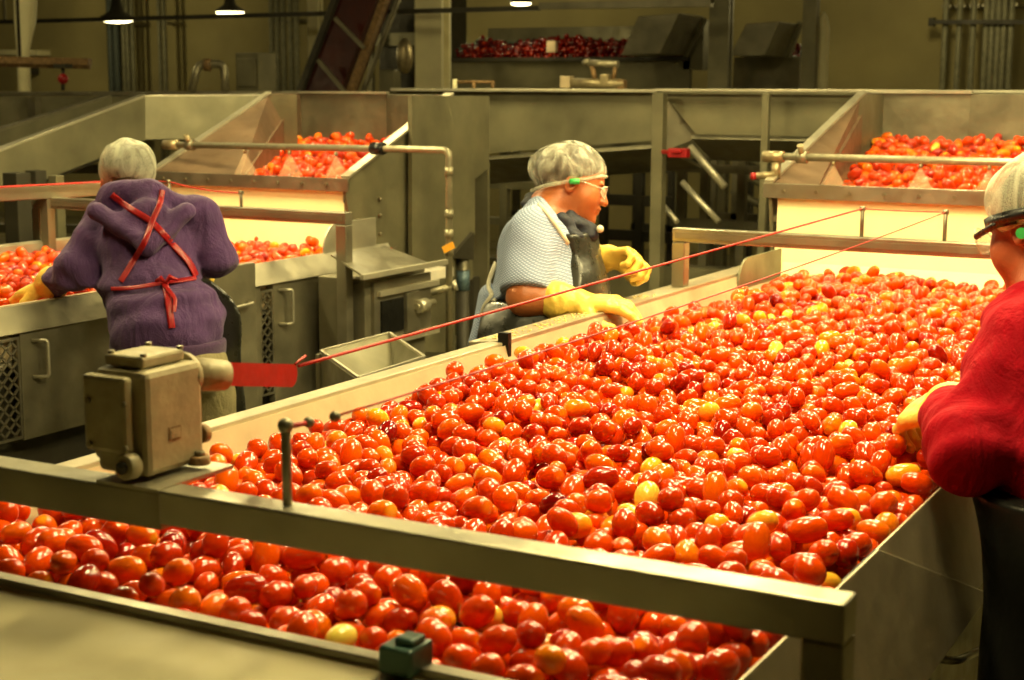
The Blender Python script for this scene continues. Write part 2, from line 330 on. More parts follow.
# rounded guard plate at the far left corner
def guard(parent, x, y0, y1, z0, z1, m_):
    pts = [(x, y0, z0)]
    for k in range(7):
        a = math.pi-k*math.pi/12; pts.append((x, y0+.10+.10*math.cos(a), z1-.10+.10*math.sin(a)))
    pts += [(x, y1, z1), (x, y1, z0)]
    MB().slab(pts, .008, (1, 0, 0)).build('guard_plate', m_, parent, .001)
guard(T1, XL+.01, 5.0, 5.45, 1.08, 1.22, galv)

# seeds splashed on the rail: too many and too small to count
m = MB()
for k in range(170):
    y = 3.4+1.0*RNG.rand()**1.3; x = XL-.10+.085*RNG.rand(); s_ = .0022+.002*RNG.rand()
    m.sphere((x, y, 1.160+.012*(x-XL+.105)/.1+.001), s_, 5, 3, (1, 1.5, .5))
tag(m.build('tomato_seeds', seed_m), 'pale yellow tomato seeds stuck along the left steel rail', 'tomato seeds', kind='stuff')

# ------------------------------------------------------------------ FOREGROUND CROSS BEAM (gate), switch box, rod, cords
G1 = thing('crossbeam', (-1.1, 1.48, 1.15), 'square steel beam crossing the foreground over the near end of the table', 'beam')
m = MB(); m.bb(-1.309, -.412, 1.460, 1.505, 1.245, 1.290); m.build('beam', steel, G1, .003)
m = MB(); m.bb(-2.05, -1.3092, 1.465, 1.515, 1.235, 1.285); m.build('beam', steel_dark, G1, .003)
m = MB(); m.bb(-.457, -.412, 1.460, 1.505, 0, 1.2449); m.build('post', steel_dark, G1, .003)
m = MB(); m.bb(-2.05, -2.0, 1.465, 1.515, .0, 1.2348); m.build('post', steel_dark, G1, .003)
m = MB(); m.slab([(-1.415, 1.462, 1.2905), (-1.31, 1.462, 1.2905), (-1.31, 1.615, 1.2905), (-1.415, 1.615, 1.2905)], .005, (0, 0, 1)); m.build('mounting_plate', steel, G1)
m = MB(); m.bb(-.458, XR+.011, 1.51, 1.54, .95, .98); m.build('bracket', steel_dark, G1)

BX = thing('pull_cord_switch', (-1.4, 1.52, 1.29), 'beige cast metal switch box bolted on the crossbeam with a red lever', 'switch box')
bx0, bx1, by0, by1, bz0, bz1 = -1.432, -1.343, 1.482, 1.596, 1.296, 1.436
m = MB(); m.bb(bx0, bx1, by0, by1, bz0, bz1); m.build('housing', boxpaint, BX, .009)
m = MB(); m.bb(bx0+.008, bx1-.014, by0+.012, by1-.02, bz1+.001, bz1+.017); tcv = m.build('top_cover', boxpaint, BX, .004)
m = MB(); m.bb(bx0-.004, bx1-.018, by0-.018, by0-.002, bz0+.032, bz1-.006); fcv = m.build('front_cover', boxpaint, BX, .006)
for dx, dy in ((.014, .02), (.069, .02), (.014, .092), (.069, .092)):
    MB().cyl((bx0+dx, by0+dy, bz1+.017), (bx0+dx, by0+dy, bz1+.021), .0045, n=6).build('bolt', bolt_m, tcv)
for dx, dz in ((.008, .1), (.07, .1), (.008, .042), (.07, .042)):
    MB().cyl((bx0+dx, by0-.018, bz0+dz), (bx0+dx, by0-.022, bz0+dz), .004, n=6).build('bolt', bolt_m, fcv)
m = MB(); m.tube([(bx0+.066, by0-.004, bz0+.017), (bx0+.066, by0-.022, bz0+.017)], [.019, .017], 18); m.build('conduit_boss', boxpaint, BX, .002)
MB().cyl((bx0+.066, by0-.0225, bz0+.017), (bx0+.066, by0-.026, bz0+.017), .009, n=12).build('conduit_plug', black_p, BX)
MB().cyl((bx0-.02, by0+.03, bz0+.02), (bx0, by0+.03, bz0+.02), .011, n=12).build('conduit_plug', boxpaint, BX)
for yy in (by0+.096,):
    MB().tube([(bx1+.004, yy, bz0+.0), (bx1+.004, yy, bz0+.012)], [.016, .014], 16).build('mounting_foot', rust, BX, .002)
    MB().cyl((bx1+.006, yy, bz0+.012), (bx1+.006, yy, bz0+.018), .007, n=6).build('bolt', bolt_m, BX)
m = MB(); yy = by0+.053
m.bb(bx1+.0002, bx1+.001, yy-.012, yy+.012, bz0+.042, bz0+.060); m.build('nameplate', rust, BX)
m = MB(); m.bb(bx1+.001, bx1+.0016, yy-.010, yy+.010, bz0+.044, bz0+.058)
for k in range(3): m.bb(bx1+.0016, bx1+.0021, yy-.008, yy+.008, bz0+.0455+k*.004, bz0+.047+k*.004)
m.build('nameplate_face', boxpaint, BX)
s0 = V(bx1-.03, by1+.002, bz1-.022); s1 = V(bx1-.012, by1+.060, bz1-.032)
MB().tube([s0-V(0, .012, 0), s0], [.032, .030], 20).build('shaft_flange', boxpaint, BX, .002)
MB().tube([s0, s0*.3+s1*.7, s1], [.0235, .022, .021], 22).build('shaft_housing', boxpaint, BX)
MB().cyl((bx1-.012, by1+.002, bz0+.035), (bx1-.012, by1+.014, bz0+.035), .013, n=14).build('bolt', rust, BX)
l0 = s1+V(-.012, -.002, .001); l1 = at(298, 375, 2.36); dl = _n(l1-l0); upv = _n(np.cross(np.cross(dl, V(0, 0, 1)), dl))
pts = []
hl = .0185; Ln = np.linalg.norm(l1-l0)
pts = [l0-upv*hl, l0+dl*(Ln-.014)-upv*hl]
for k in range(7):
    a = -math.pi/2+k*math.pi/6; pts.append(l0+dl*(Ln-.014+.014*math.cos(a))+upv*(hl*math.sin(a)))
pts += [l0+upv*hl]
m = MB(); m.slab(pts, .014); tag(m.build('lever', redpaint, BX, .002), 'red enamelled flat lever')

# far gate over the table and the gate of the second table
def gate(x0, x1, y, zb0, zb1, zt, label, t_=.045):
    g = thing('gate_frame', ((x0+x1)/2, y, zb0), label, 'frame')
    MB().bb(x0, x1, y, y+t_, zt-t_, zt).build('beam', steel, g, .004)
    MB().bb(x0+.012, x1-.012, y-.004, y-.0002, zt-t_*.72, zt-t_*.28).build('groove_strip', steel_dark, g)
    MB().bb(x0, x0+t_, y, y+t_, zb0, zt-t_-.0003).build('post', steel, g, .004)
    MB().bb(x1-t_, x1, y, y+t_, zb1, zt-t_-.0003).build('post', steel, g, .004)
    return g
g2 = gate(-1.915, -.50, 4.60, 1.165, .6, 1.357, 'steel gate frame over the far end of the middle sorting table')
g3 = gate(-4.75, -3.19, 4.60, 1.10, .45, 1.352, 'steel gate frame over the left sorting table behind the purple worker')
def cord_post(parent, x, y, z0, z1):
    MB().cyl((x, y, z0), (x, y, z1), .006, n=10).build('cord_post', steel_dark, parent)
    MB().tube([(x-.008, y, z1-.004), (x+.008, y, z1-.004)], .008, 8).build('cord_guide', steel_dark, parent)
for x in (-1.30, -1.05): cord_post(g2, x, 4.62, 1.357, 1.447)
cord_post(g3, -3.68, 4.62, 1.352, 1.41)
cord_post(g3, -4.03, 4.62, 1.352, 1.44)
# upright rod on the crossbeam
r0 = oz(292, 503, 1.29); r0[1] = 1.488; r1 = r0+V(-.001, 0, .098)
R1 = thing('cord_rod', r0, 'short upright steel rod standing on the foreground crossbeam', 'rod')
MB().cyl(r0, r1, .0062, n=14).build('rod', steel, R1, .0008)
MB().sphere(r1+V(0, 0, .002), .010, 14, 8).build('rod_head', steel_dark, R1)
e0 = r1+V(.006, .04, -.001); e1 = r1+V(.014, .085, -.001)
MB().cyl(r1, e0, .0035, n=8).build('eye_bolt', redcord, R1)
for q in (e0, e1): MB().sphere(q, .0075, 10, 6).build('cord_clamp', steel_dark, R1)
def cord(p0, p1, sag, label, r=.0028, extra=None, par=None):
    P = [p0+(p1-p0)*t-V(0, 0, sag*4*t*(1-t)) for t in np.linspace(0, 1, 22)]
    if extra: P += extra
    return tag(MB().tube(P, r, 8).build('pull_cord', redcord, par), label)
pA = V(-1.30, 4.62, 1.443); pB = V(-1.05, 4.62, 1.443)
cord(l1+upv*.014, pA, .0, 'taut red pull cord from the red lever to the far gate frame', .0027, par=BX)
cord(e1, pB, .012, 'thin red pull cord from the upright rod across the tomatoes', .0016, par=R1)
cord(pA, pB, .002, 'short red cord strung between the two thin posts on the far gate', .0015, par=g2)
MB_kn = MB().tube([l1+upv*.016-dl*.012, l1+upv*.022, l1+upv*.030+dl*.02], .002, 6); MB_kn.build('cord_tail', redcord, BX)
pC = V(-3.68, 4.62, 1.405); pD = V(-4.03, 4.62, 1.436)
RLC = (V(-4.9, 2.8, 1.41), V(-4.55, 4.6, 1.40))
cord(pD, pC, .01, 'thin red cord between the posts above the left gate frame', .0025, par=g3)
cord(V(-4.56, 4.93, 1.42), pD, .004, 'thin red cord running left from the post before the left cream curtain', .0022, par=g3)

# ------------------------------------------------------------------ LEFT SORTING TABLE
X2L, X2R, Y2N, Y2F = -4.66, -3.42, 1.9, 5.2
T2 = thing('sorting_conveyor', (-4.05, 3.6, 0), 'left steel sorting table with mesh vents, where the purple worker stands', 'conveyor')
MB().bb(X2L+.02, X2R-.03, Y2N, Y2F+.6, .98, 1.02).build('belt', whitebelt, T2)
MB().slab([(X2R-.012, 4.22, 1.175), (X2R-.012, 5.25, 1.175), (X2R+.035, 5.25, 1.10), (X2R+.035, 4.22, 1.10)], .008, (1, 0, .5)).build('side_flange', steel_lit, T2, .001)
MB().slab([(X2R-.012, Y2N, 1.160), (X2R-.012, 3.72, 1.160), (X2R+.03, 3.72, 1.085), (X2R+.03, Y2N, 1.085)], .008, (1, 0, .5)).build('side_flange', steel_dark, T2, .001)
MB().bb(X2R-.03, X2R-.014, Y2N, Y2F, 1.0, 1.163).build('side_liner', liner, T2)
MB().bb(X2L-.03, X2L-.01, Y2N, Y2F, 1.0, 1.17).build('side_liner', steel_lit, T2)
MB().bb(X2L-.06, X2L-.032, Y2N, Y2F, .9, 1.175).build('rail', steel_lit, T2, .003)
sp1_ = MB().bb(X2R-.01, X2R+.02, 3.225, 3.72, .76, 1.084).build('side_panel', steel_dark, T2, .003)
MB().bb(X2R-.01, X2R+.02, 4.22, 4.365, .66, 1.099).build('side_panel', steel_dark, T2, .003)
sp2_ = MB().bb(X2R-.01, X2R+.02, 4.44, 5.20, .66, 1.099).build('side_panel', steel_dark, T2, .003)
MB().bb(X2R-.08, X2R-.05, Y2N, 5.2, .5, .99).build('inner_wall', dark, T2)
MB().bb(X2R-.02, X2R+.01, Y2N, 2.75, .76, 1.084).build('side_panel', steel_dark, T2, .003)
def grille(y0, y1, z0, z1, x):
    m = MB(); s_ = .040; t = .006
    k0 = y0-(z1-z0); n = int((y1-k0)/s_)+2
    for i in range(n):
        for sg in (1, -1):
            ya = k0+i*s_ if sg > 0 else k0+i*s_+(z1-z0)
            # clip the slanted bar (slope .5 in z) to the opening
            pa = []
            for kk in range(2): pass
            c = ya
            z_at = lambda yv: z0+(yv-c)*sg*1.0
            ys = sorted([max(y0, min(y1, c)), max(y0, min(y1, c+sg*(z1-z0)))])
            if ys[1]-ys[0] < .004: continue
            pA_, pB_ = V(x, ys[0], z_at(ys[0])), V(x, ys[1], z_at(ys[1]))
            m.bar(pA_, pB_, t, .006, (1, 0, 0))
    m.bb(x-.002, x+.004, y0-.008, y0, z0-.008, z1+.008).bb(x-.002, x+.004, y1, y1+.008, z0-.008, z1+.008)
    m.bb(x-.002, x+.004, y0, y1, z0-.008, z0).bb(x-.002, x+.004, y0, y1, z1, z1+.008)
    return m
grille(2.76, 3.215, .775, 1.065, X2R+.015).build('vent_grille', steel, T2)
grille(4.372, 4.432, .70, 1.07, X2R+.015).build('vent_grille', steel, T2)
def u_handle(parent, x, ya, yb, za, zb, horiz=False):
    if horiz: pts = [(x, ya, za), (x+.03, ya, za), (x+.03, yb, zb), (x, yb, zb)]
    else: pts = [(x, ya, za), (x+.03, ya+.02, za), (x+.03, yb, zb), (x, yb-.02, zb)]
    MB().tube(arc_path(pts, .012), .005, 8).build('handle', steel_lit, parent)
MB().tube(arc_path([(X2R+.02, 3.27, 1.055), (X2R+.055, 3.30, 1.055), (X2R+.055, 3.30, .945), (X2R+.02, 3.27, .945)], .012), .0055, 8).build('handle', steel_lit, sp1_)
MB().tube(arc_path([(X2R+.02, 4.47, 1.07), (X2R+.055, 4.51, 1.07), (X2R+.055, 4.51, .945), (X2R+.02, 4.47, .945)], .012), .0055, 8).build('handle', steel_lit, sp2_)
# raised panel beside the worker
rp_ = MB().bb(-3.375, -3.345, 3.88, 4.27, .55, 1.195).build('raised_panel', steel_dark, T2, .003)
MB().tube(arc_path([(-3.345, 4.08, 1.055), (-3.315, 4.08, 1.055), (-3.315, 4.22, 1.06), (-3.345, 4.22, 1.06)], .012), .005, 8).build('handle', steel_lit, rp_)
MB().tube([(X2R+.02, 3.66, 1.06), (X2R+.04, 3.66, 1.06)], .028, 18).build('round_cap', steel_lit, T2)
for y in (2.2, 3.7, 5.1):
    for x in (X2L, X2R-.06): MB().bb(x-.03, x+.03, y-.03, y+.03, 0, .95).build('leg', steel_dark, T2, .003)
guard(T2, X2R-.01, 4.80, 5.16, 1.13, 1.285, steel_lit)
MB().bb(X2R-.6, X2R+.02, 3.1, 4.9, .42, .60).build('drip_pan', dark, T2)
# long rail beyond the left table
RL = thing('guide_rail', (-4.9, 3.8, 0), 'long flat steel rail running behind the left table, left of the purple worker', 'rail')
MB().bar((-4.98, 2.6, 1.385), (-4.60, 4.95, 1.375), .05, .055).build('beam', steel, RL, .003)
cord(V(-4.955, 2.6, 1.417), V(-4.56, 4.95, 1.406), .002, 'red pull cord', .004, par=RL)
for t in (.15, .5, .85):
    p = V(-4.98, 2.6, 0)*(1-t)+V(-4.60, 4.95, 0)*t; MB().bb(p[0]-.02, p[0]+.02, p[1]-.02, p[1]+.02, 0, 1.35).build('post', steel_dark, RL)

# ------------------------------------------------------------------ HOPPERS
def hopper(name_label, xl, xr, yl, ytop, yb, xbl, xbr, zl, zt, xin_l, xin_r, pipe):
    h = thing('feed_hopper', ((xl+xr)/2, yl, 0), name_label, 'hopper')
    lip = MB().bb(xl-.02, xr+.02, yl-.008, yl, zl-.055, zl).build('front_lip', steel, h, .002)
    n = int((xr-xl)/.125)
    for k in range(n): MB().cyl((xl+.06+k*.125, yl-.008, zl-.028), (xl+.06+k*.125, yl-.014, zl-.028), .007, n=8).build('bolt', bolt_m, lip)
    # cream curtain that curves down to the table
    prof = [(yl+.02, zl-.056), (yl+.015, zl-.20), (yl-.01, zl-.29), (yl-.05, zl-.345), (yl+.0, zl-.36), (yl+.03, zl-.30), (yl+.04, zl-.056)]
    k = len(prof); vs_ = [(x, a, b) for x in (xl+.03, xr-.02) for a, b in prof]
    MB().add(vs_, [tuple(range(k))[::-1], tuple(range(k, 2*k))]+[(i, (i+1) % k, (i+1) % k+k, i+k) for i in range(k)], False).build('curtain', chute_m, h)
    # interior: splayed side walls and back wall
    A, B, C, Dd, E_ = V(xl, yl, zl), V(xl, ytop, zt), V(xbl, yb, zt), V(xbl, yb, zl-.02), V(xin_l, yl+.02, zl-.05)
    m = MB(); m.slab([A, E_, Dd, C, B], .01, (-1, 0, .3)); m.build('side_wall', steel_red, h)
    A2, B2, C2, D2, E2 = V(xr, yl, zl), V(xr, ytop, zt), V(xbr, yb, zt), V(xbr, yb, zl-.02), V(xin_r, yl+.02, zl-.05)
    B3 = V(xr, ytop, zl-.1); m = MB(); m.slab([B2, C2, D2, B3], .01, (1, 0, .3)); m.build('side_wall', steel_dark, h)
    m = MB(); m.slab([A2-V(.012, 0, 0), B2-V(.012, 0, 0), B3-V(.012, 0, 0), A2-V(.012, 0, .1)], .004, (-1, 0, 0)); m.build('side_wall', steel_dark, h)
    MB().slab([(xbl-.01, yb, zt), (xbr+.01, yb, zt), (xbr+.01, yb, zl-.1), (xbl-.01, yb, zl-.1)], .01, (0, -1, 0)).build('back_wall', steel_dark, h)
    # bright folded edges
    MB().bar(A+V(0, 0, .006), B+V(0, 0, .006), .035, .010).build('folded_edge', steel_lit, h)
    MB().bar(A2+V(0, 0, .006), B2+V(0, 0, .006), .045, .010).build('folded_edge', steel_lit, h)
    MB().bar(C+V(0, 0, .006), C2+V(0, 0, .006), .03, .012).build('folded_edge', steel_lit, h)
    # outer side plates
    for x, s_ in ((xr, 1), (xl, -1)):
        ybk = yb+.35 if yl > 5.4 else 6.30
        q = [(x, yl, zl-.05), (x, yl, zl), (x, ytop, zt-.004), (x, ybk, zt-.004), (x, ybk, .9), (x, yl+.3, .9), (x, yl+.05, 1.15)]
        MB().slab(q[::-1] if s_ > 0 else q, .012*1, (s_, 0, 0)).build('side_plate', galv, h)
    return h
H1 = hopper('right steel hopper holding wet tomatoes above a cream curtain', -1.905, -.42, 5.5, 6.70, 7.0, -1.95, -1.50, 1.456, 1.785, -1.74, -.55, None)
H2 = hopper('left steel hopper holding wet tomatoes above a cream curtain', -4.665, -3.64, 5.25, 6.09, 6.6, -4.86, -4.31, 1.43, 1.768, -4.22, -3.95, None)
# details on the left hopper flank
for z in (1.33, 1.26, 1.18, 1.10): MB().sphere((-3.634, 5.50, z), .010, 8, 5).build('bolt', bolt_m, H2)
MB().bb(-3.655, -3.625, 5.86, 5.95, .95, 1.66).build('seam_channel', dark, H2)
MB().bb(-3.64, -3.60, 5.44, 5.56, .92, 1.045).build('hinge_bracket', dark, H2)
MB().slab([(-3.626, 5.30, 1.03), (-3.626, 5.62, 1.12), (-3.626, 5.62, 1.0), (-3.626, 5.3, .98)][::-1], .004, (1, 0, 0)).build('gusset', steel_dark, H2)
MB().tube([(-3.615, 5.84, 1.20), (-3.615, 5.84, 1.13)], .006, 6).build('latch', steel_lit, H2)

def spray_pipe(x0, x1, y, z, xs, label, drop=None):
    t = thing('spray_pipe', (x0, y, z), label, 'pipe')
    path = [(x0, y, z), (x1, y, z)] if not drop else arc_path([(x0, y, z), (drop[0], y, z+.008), (drop[0], y, drop[1])], .03)
    MB().tube(path, .0145, 14).build('pipe', pipe_m, t)
    MB().cyl((x0-.03, y, z-.001), (x0+.05, y, z-.001), .022, n=14).build('pipe_cap', brass, t)
    MB().cyl((x0+.10, y, z), (x0+.14, y, z), .024, n=8).build('valve_body', steel_dark, t)
    MB().cyl((x0+.12, y, z), (x0+.12, y-.03, z+.045), .012, n=8).build('valve_handle', brass, t)
    for x in xs:
        nz_ = MB().cyl((x, y, z-.012), (x, y, z-.028), .008, n=8).build('nozzle', brass, t)
        MB().tube([(x, y, z-.028), (x, y+.005, z-.118)], [.004, .052], 16, False).build('spray', mist_m, nz_)
    return t
sp1 = spray_pipe(-1.92, -.45, 5.56, 1.552, (-1.68, -1.36, -1.12, -.86), 'steel spray pipe across the right hopper, wetting the tomatoes')
sp2 = spray_pipe(-4.64, -3.5, 5.33, 1.545, (-4.22, -3.98, -3.74), 'steel spray pipe across the left hopper with a downpipe and orange tag', (-3.19, .62))
MB().cyl((-3.56, 5.33, 1.552), (-3.50, 5.33, 1.552), .026, n=8).build('valve_body', black_p, sp2)
for z in (1.45, 1.28, 1.20, 1.13): MB().cyl((-3.19, 5.33, z), (-3.19, 5.33, z+.035), .019, n=10).build('coupling', pipe_m, sp2)
MB().box((-3.175, 5.30, 1.165), (.055, .004, .028), _n((.9, 0, .45)), (0, 1, 0), _n((-.45, 0, .9))).build('orange_tag', orange_m, sp2)
bd = (V(-3.19, 5.33, 1.0)-CAM).dot(FW)
MB().cyl(at(431, 293, bd), at(453, 286, bd), .015, n=12).build('branch_pipe', pipe_m, sp2)
MB().cyl(at(453, 286, bd), at(457, 285, bd), .023, n=12).build('pipe_cap', steel_lit, sp2)
# small red-tipped fitting left of right hopper
f = thing('drain_fitting', (-1.93, 5.5, 1.46), 'small brass fitting with a red tip at the left end of the right spray pipe', 'fitting')
MB().cyl((-1.90, 5.56, 1.47), (-1.90, 5.56, 1.53), .018, n=10).build('body', brass, f)
MB().cyl((-1.965, 5.53, 1.478), (-1.90, 5.55, 1.485), .014, n=10).build('branch', brass, f)
MB().cyl((-1.985, 5.525, 1.477), (-1.965, 5.53, 1.478), .014, n=10).build('red_tip', redpaint, f)

# ------------------------------------------------------------------ machine and tray between the tables
MC = thing('discharge_unit', (-3.25, 4.85, 0), 'boxy steel unit with a hooded top and sliding gate beside the left table', 'machine')
MB().bb(-3.36, -3.15, 4.66, 5.08, .50, 1.105).build('housing', steel_dark, MC, .004)
MB().slab([(-3.09, 4.56, 1.135), (-3.09, 5.02, 1.135), (-3.27, 4.98, 1.195), (-3.27, 4.62, 1.195)][::-1], .008, (.4, 0, 1)).build('hood', steel, MC, .001)
MB().bb(-3.095, -3.08, 4.55, 5.14, 1.118, 1.138).build('hood_edge', steel_lit, MC, .001)
MB().bb(-3.15, -3.135, 4.70, 5.10, .86, 1.09).build('face_plate', steel, MC, .002)
MB().bb(-3.136, -3.12, 4.72, 5.14, 1.035, 1.055).build('slide_rail', steel_lit, MC)
MB().bb(-3.136, -3.12, 4.72, 5.14, .845, .870).build('slide_rail', steel_lit, MC)
MB().bb(-3.137, -3.128, 4.74, 4.89, .89, 1.015).build('opening', black_r, MC)
MB().bb(-3.134, -3.118, 4.90, 4.99, .875, 1.03).build('slide_gate', steel, MC, .002)
MB().cyl((-3.11, 4.95, .97), (-3.11, 5.08, .975), .013, n=12).build('cylinder_rod', pipe_m, MC)
MB().cyl((-3.11, 4.96, .97), (-3.11, 5.02, .973), .026, n=12).build('rod_collar', steel_lit, MC)
for a in ((-3.36, 4.70), (-3.18, 4.70), (-3.34, 5.05), (-3.18, 5.05)): MB().bb(a[0]-.02, a[0]+.02, a[1]-.02, a[1]+.02, 0, .5).build('leg', steel_dark, MC)
TR = thing('waste_chute', (-2.57, 3.85, 0), 'open empty steel waste chute standing behind the near rail', 'chute')
ta, tb, tc_, td = V(-2.74, 3.81, 1.0), V(-2.75, 4.21, 1.0), V(-2.41, 3.88, 1.0), V(-2.39, 3.50, 1.0)
bt = [V(-2.50, 3.70, .84), V(-2.50, 3.88, .84), V(-2.43, 3.80, .84), V(-2.43, 3.62, .84)]
cn = (ta+tb+tc_+td)/4
for (p, q, r_, s_) in ((ta, tb, bt[1], bt[0]), (tb, tc_, bt[2], bt[1]), (tc_, td, bt[3], bt[2]), (td, ta, bt[0], bt[3])):
    pl = MB(); nn = np.cross(q-p, s_-p)
    if nn.dot(cn-(p+q)/2) < 0: nn = -nn
    pl.slab([p, q, r_, s_], .004, nn); pl.build('wall', galv, TR)
for p, q in ((ta, tb), (tb, tc_), (tc_, td), (td, ta)): MB().bar(p, q, .008, .008).build('rim', steel_lit, TR)
MB().slab([V(*ta[:2], .995), V(*td[:2], .995), V(*td[:2], .5), V(*ta[:2], .5)], .006).build('front_sheet', steel_dark, TR)
for p in (ta, tb, tc_, td): MB().bb(p[0]-.012, p[0]+.012, p[1]-.012, p[1]+.012, 0, .99).build('leg', steel_dark, TR)

# blue-grey canister on a stand beyond the chute
CN = thing('filter_canister', (-3.35, 6.15, 0), 'small blue grey filter canister on a dark stand behind the woman in blue', 'canister')
c0 = at(463, 290, 7.2)
CN.location = (c0[0], c0[1], 0)
MB().cyl(c0, c0+V(0, 0, .095), .032, n=16).build('canister', blue_m, CN)
MB().tube([c0+V(0, 0, .095), c0+V(0, 0, .10), c0+V(0, 0, .16), c0+V(0, 0, .175)], [.034, .025, .025, .012], 16).build('canister_neck', steel_dark, CN)
MB().cyl(V(c0[0], c0[1], 0), c0, .03, n=12).build('stand', dark, CN)

# ------------------------------------------------------------------ FLUME across the hall and its posts
FL = thing('overhead_flume', (-2.2, 7.5, 0), 'long olive steel flume crossing the hall behind the workers', 'flume')
zt = 1.785
def flume_piece(x0, x1, y, prof, m_, name='trough'):
    k = len(prof); vs_ = [(x, y+a, b) for x in (x0, x1) for a, b in prof]
    MB().add(vs_, [tuple(range(k)), tuple(range(k, 2*k))[::-1]]+[(i, i+k, (i+1) % k+k, (i+1) % k) for i in range(k)]).build(name, m_, FL)
# deep left length (bottom edge runs down to the left), then the right length
a0, a1 = oy(490, 156, 7.3), oy(655, 140, 7.3)
MB().slab([(a0[0]-.6, 7.3, zt), (a1[0]+.02, 7.3, zt), (a1[0]+.02, 7.3, a1[2]), (a0[0]-.6, 7.3, a0[2]-.04)], .02, (0, -1, 0)).build('front_sheet', galv, FL)
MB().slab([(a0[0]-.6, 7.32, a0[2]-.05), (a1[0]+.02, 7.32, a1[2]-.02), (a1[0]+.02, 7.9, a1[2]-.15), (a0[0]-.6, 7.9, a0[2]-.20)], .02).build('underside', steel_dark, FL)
MB().slab([(a1[0]+.04, 7.3, zt-.01), (-1.9, 7.3, zt-.01), (-1.9, 7.3, 1.575), (-2.92, 7.3, 1.575)], .02, (0, -1, 0)).build('front_sheet', galv, FL)
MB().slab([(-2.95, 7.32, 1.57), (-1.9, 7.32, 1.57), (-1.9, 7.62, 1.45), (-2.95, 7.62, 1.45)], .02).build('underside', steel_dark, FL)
MB().slab([(a1[0]+.04, 7.30, zt-.02), (a1[0]+.06, 7.30, a1[2]-.05), (-2.92, 7.36, 1.56), (-2.98, 7.31, 1.68)], .02).build('gusset', steel_dark, FL)
MB().bb(a0[0]-.6, a1[0]+.03, 7.24, 7.34, zt-.004, zt+.012).build('top_flange', steel_lit, FL, .002)
MB().bb(a1[0]+.03, 1.6, 7.22, 7.34, zt+.002, zt+.016).build('top_flange', steel_lit, FL, .002)
MB().bb(-1.5, 1.6, 7.34, 7.36, 1.40, zt).build('front_sheet', galv, FL)
MB().bb(-1.5, 1.6, 8.0, 8.02, 1.45, zt).build('rear_sheet', galv, FL)
MB().bb(a0[0]-.6, -1.5, 8.0, 8.02, 1.45, zt).build('rear_sheet', galv, FL)
for px, w_ in ((661, .06), (767, .035)):
    p = oy(px, 200, 7.22); MB().bb(p[0]-w_/2, p[0]+w_/2, 7.15, 7.15+w_, 0, zt-.005).build('post', galv, FL, .003)
for x in (-3.9, 1.0): MB().bb(x-.03, x+.03, 7.5, 7.56, 0, 1.45).build('post', galv, FL)
# left tower sheet next to the left hopper
TW = thing('flume_tower', (-3.9, 7.0, 0), 'tall olive sheet steel tower beside the left hopper', 'tower')
pl = [ox(412, 96, -3.60), ox(489, 96, -3.60), ox(489, 168, -3.60), ox(475, 179, -3.60), ox(475, 234, -3.60), ox(455, 258, -3.60), ox(455, 352, -3.60), ox(412, 352, -3.60)]
MB().slab(pl, .02, (1, 0, 0)).build('side_sheet', galv, TW)
MB().bb(-4.6, -3.63, 6.425, 6.445, .6, 1.45).build('back_sheet', galv, TW)
MB().slab([ox(452, 258, -3.58), ox(474, 232, -3.58), ox(474, 260, -3.58)], .03, (1, 0, 0)).build('bracket', dark, TW)
for x in (-4.5, -3.7): MB().bb(x-.03, x+.03, 6.36, 6.42, 0, .9).build('leg', dark, TW)
# inclined flume at the left
IC = thing('inclined_chute', (-6.6, 7.6, 0), 'inclined olive steel chute descending to the left edge', 'chute')
i0, i1 = at(143, 97, 8.3), at(-40, 166, 7.3)
j0, j1 = at(143, 140, 8.3), at(-40, 212, 7.3)
MB().slab([i1, i0, j0, j1], .03).build('side_sheet', galv, IC)
MB().bar(i1, i0, .05, .03).build('top_flange', steel_lit, IC, .003)
k0, k1 = at(108, 97, 9.3), at(-40, 143, 8.3)
MB().slab([k1, k0, k0-V(0, 0, .16), k1-V(0, 0, .16)], .03).build('side_sheet', galv, IC)
MB().bar(k1, k0, .05, .03).build('top_flange', steel_dark, IC, .003)
MB().slab([j1, j0, k0-V(0, 0, .16), k1-V(0, 0, .16)], .02).build('bottom_sheet', dark, IC)
q0, q1 = at(144, 97, 8.3), at(262, 96, 8.6)
MB().slab([q0, q1, at(262, 139, 8.6), at(144, 140, 8.3)], .03).build('side_sheet', galv, IC)
MB().bar(q0, q1, .06, .02).build('top_flange', steel_lit, IC, .002)
for p in (at(120, 150, 8.3), at(30, 190, 7.7)): MB().bb(p[0]-.03, p[0]+.03, p[1]-.03, p[1]+.03, 0, p[2]-.02).build('leg', dark, IC)
# high rail behind it
BR = thing('rear_flume', (-9.0, 10.6, 0), 'level grey flume behind the inclined chute at the left edge', 'flume')
b0, b1 = at(-30, 94, 10.5), at(300, 93, 10.5)
MB().bar(b0, b1, .1, .03).build('top_flange', steel, BR, .003)
MB().slab([at(-30, 97, 10.4), at(140, 97, 10.4), at(140, 122, 10.4), at(-30, 133, 10.4)], .03).build('side_sheet', galv, BR)
for px in (34, 235): p = at(px, 94, 10.3); MB().bb(p[0]-.035, p[0]+.035, p[1]-.03, p[1]+.03, 0, p[2]-.02).build('post', steel_dark, BR)
p = at(34, 94, 10.25); MB().bb(p[0]-.035, p[0]+.035, p[1]-.03, p[1]+.03, 1.5, p[2]-.02).build('post', steel_dark, BR)

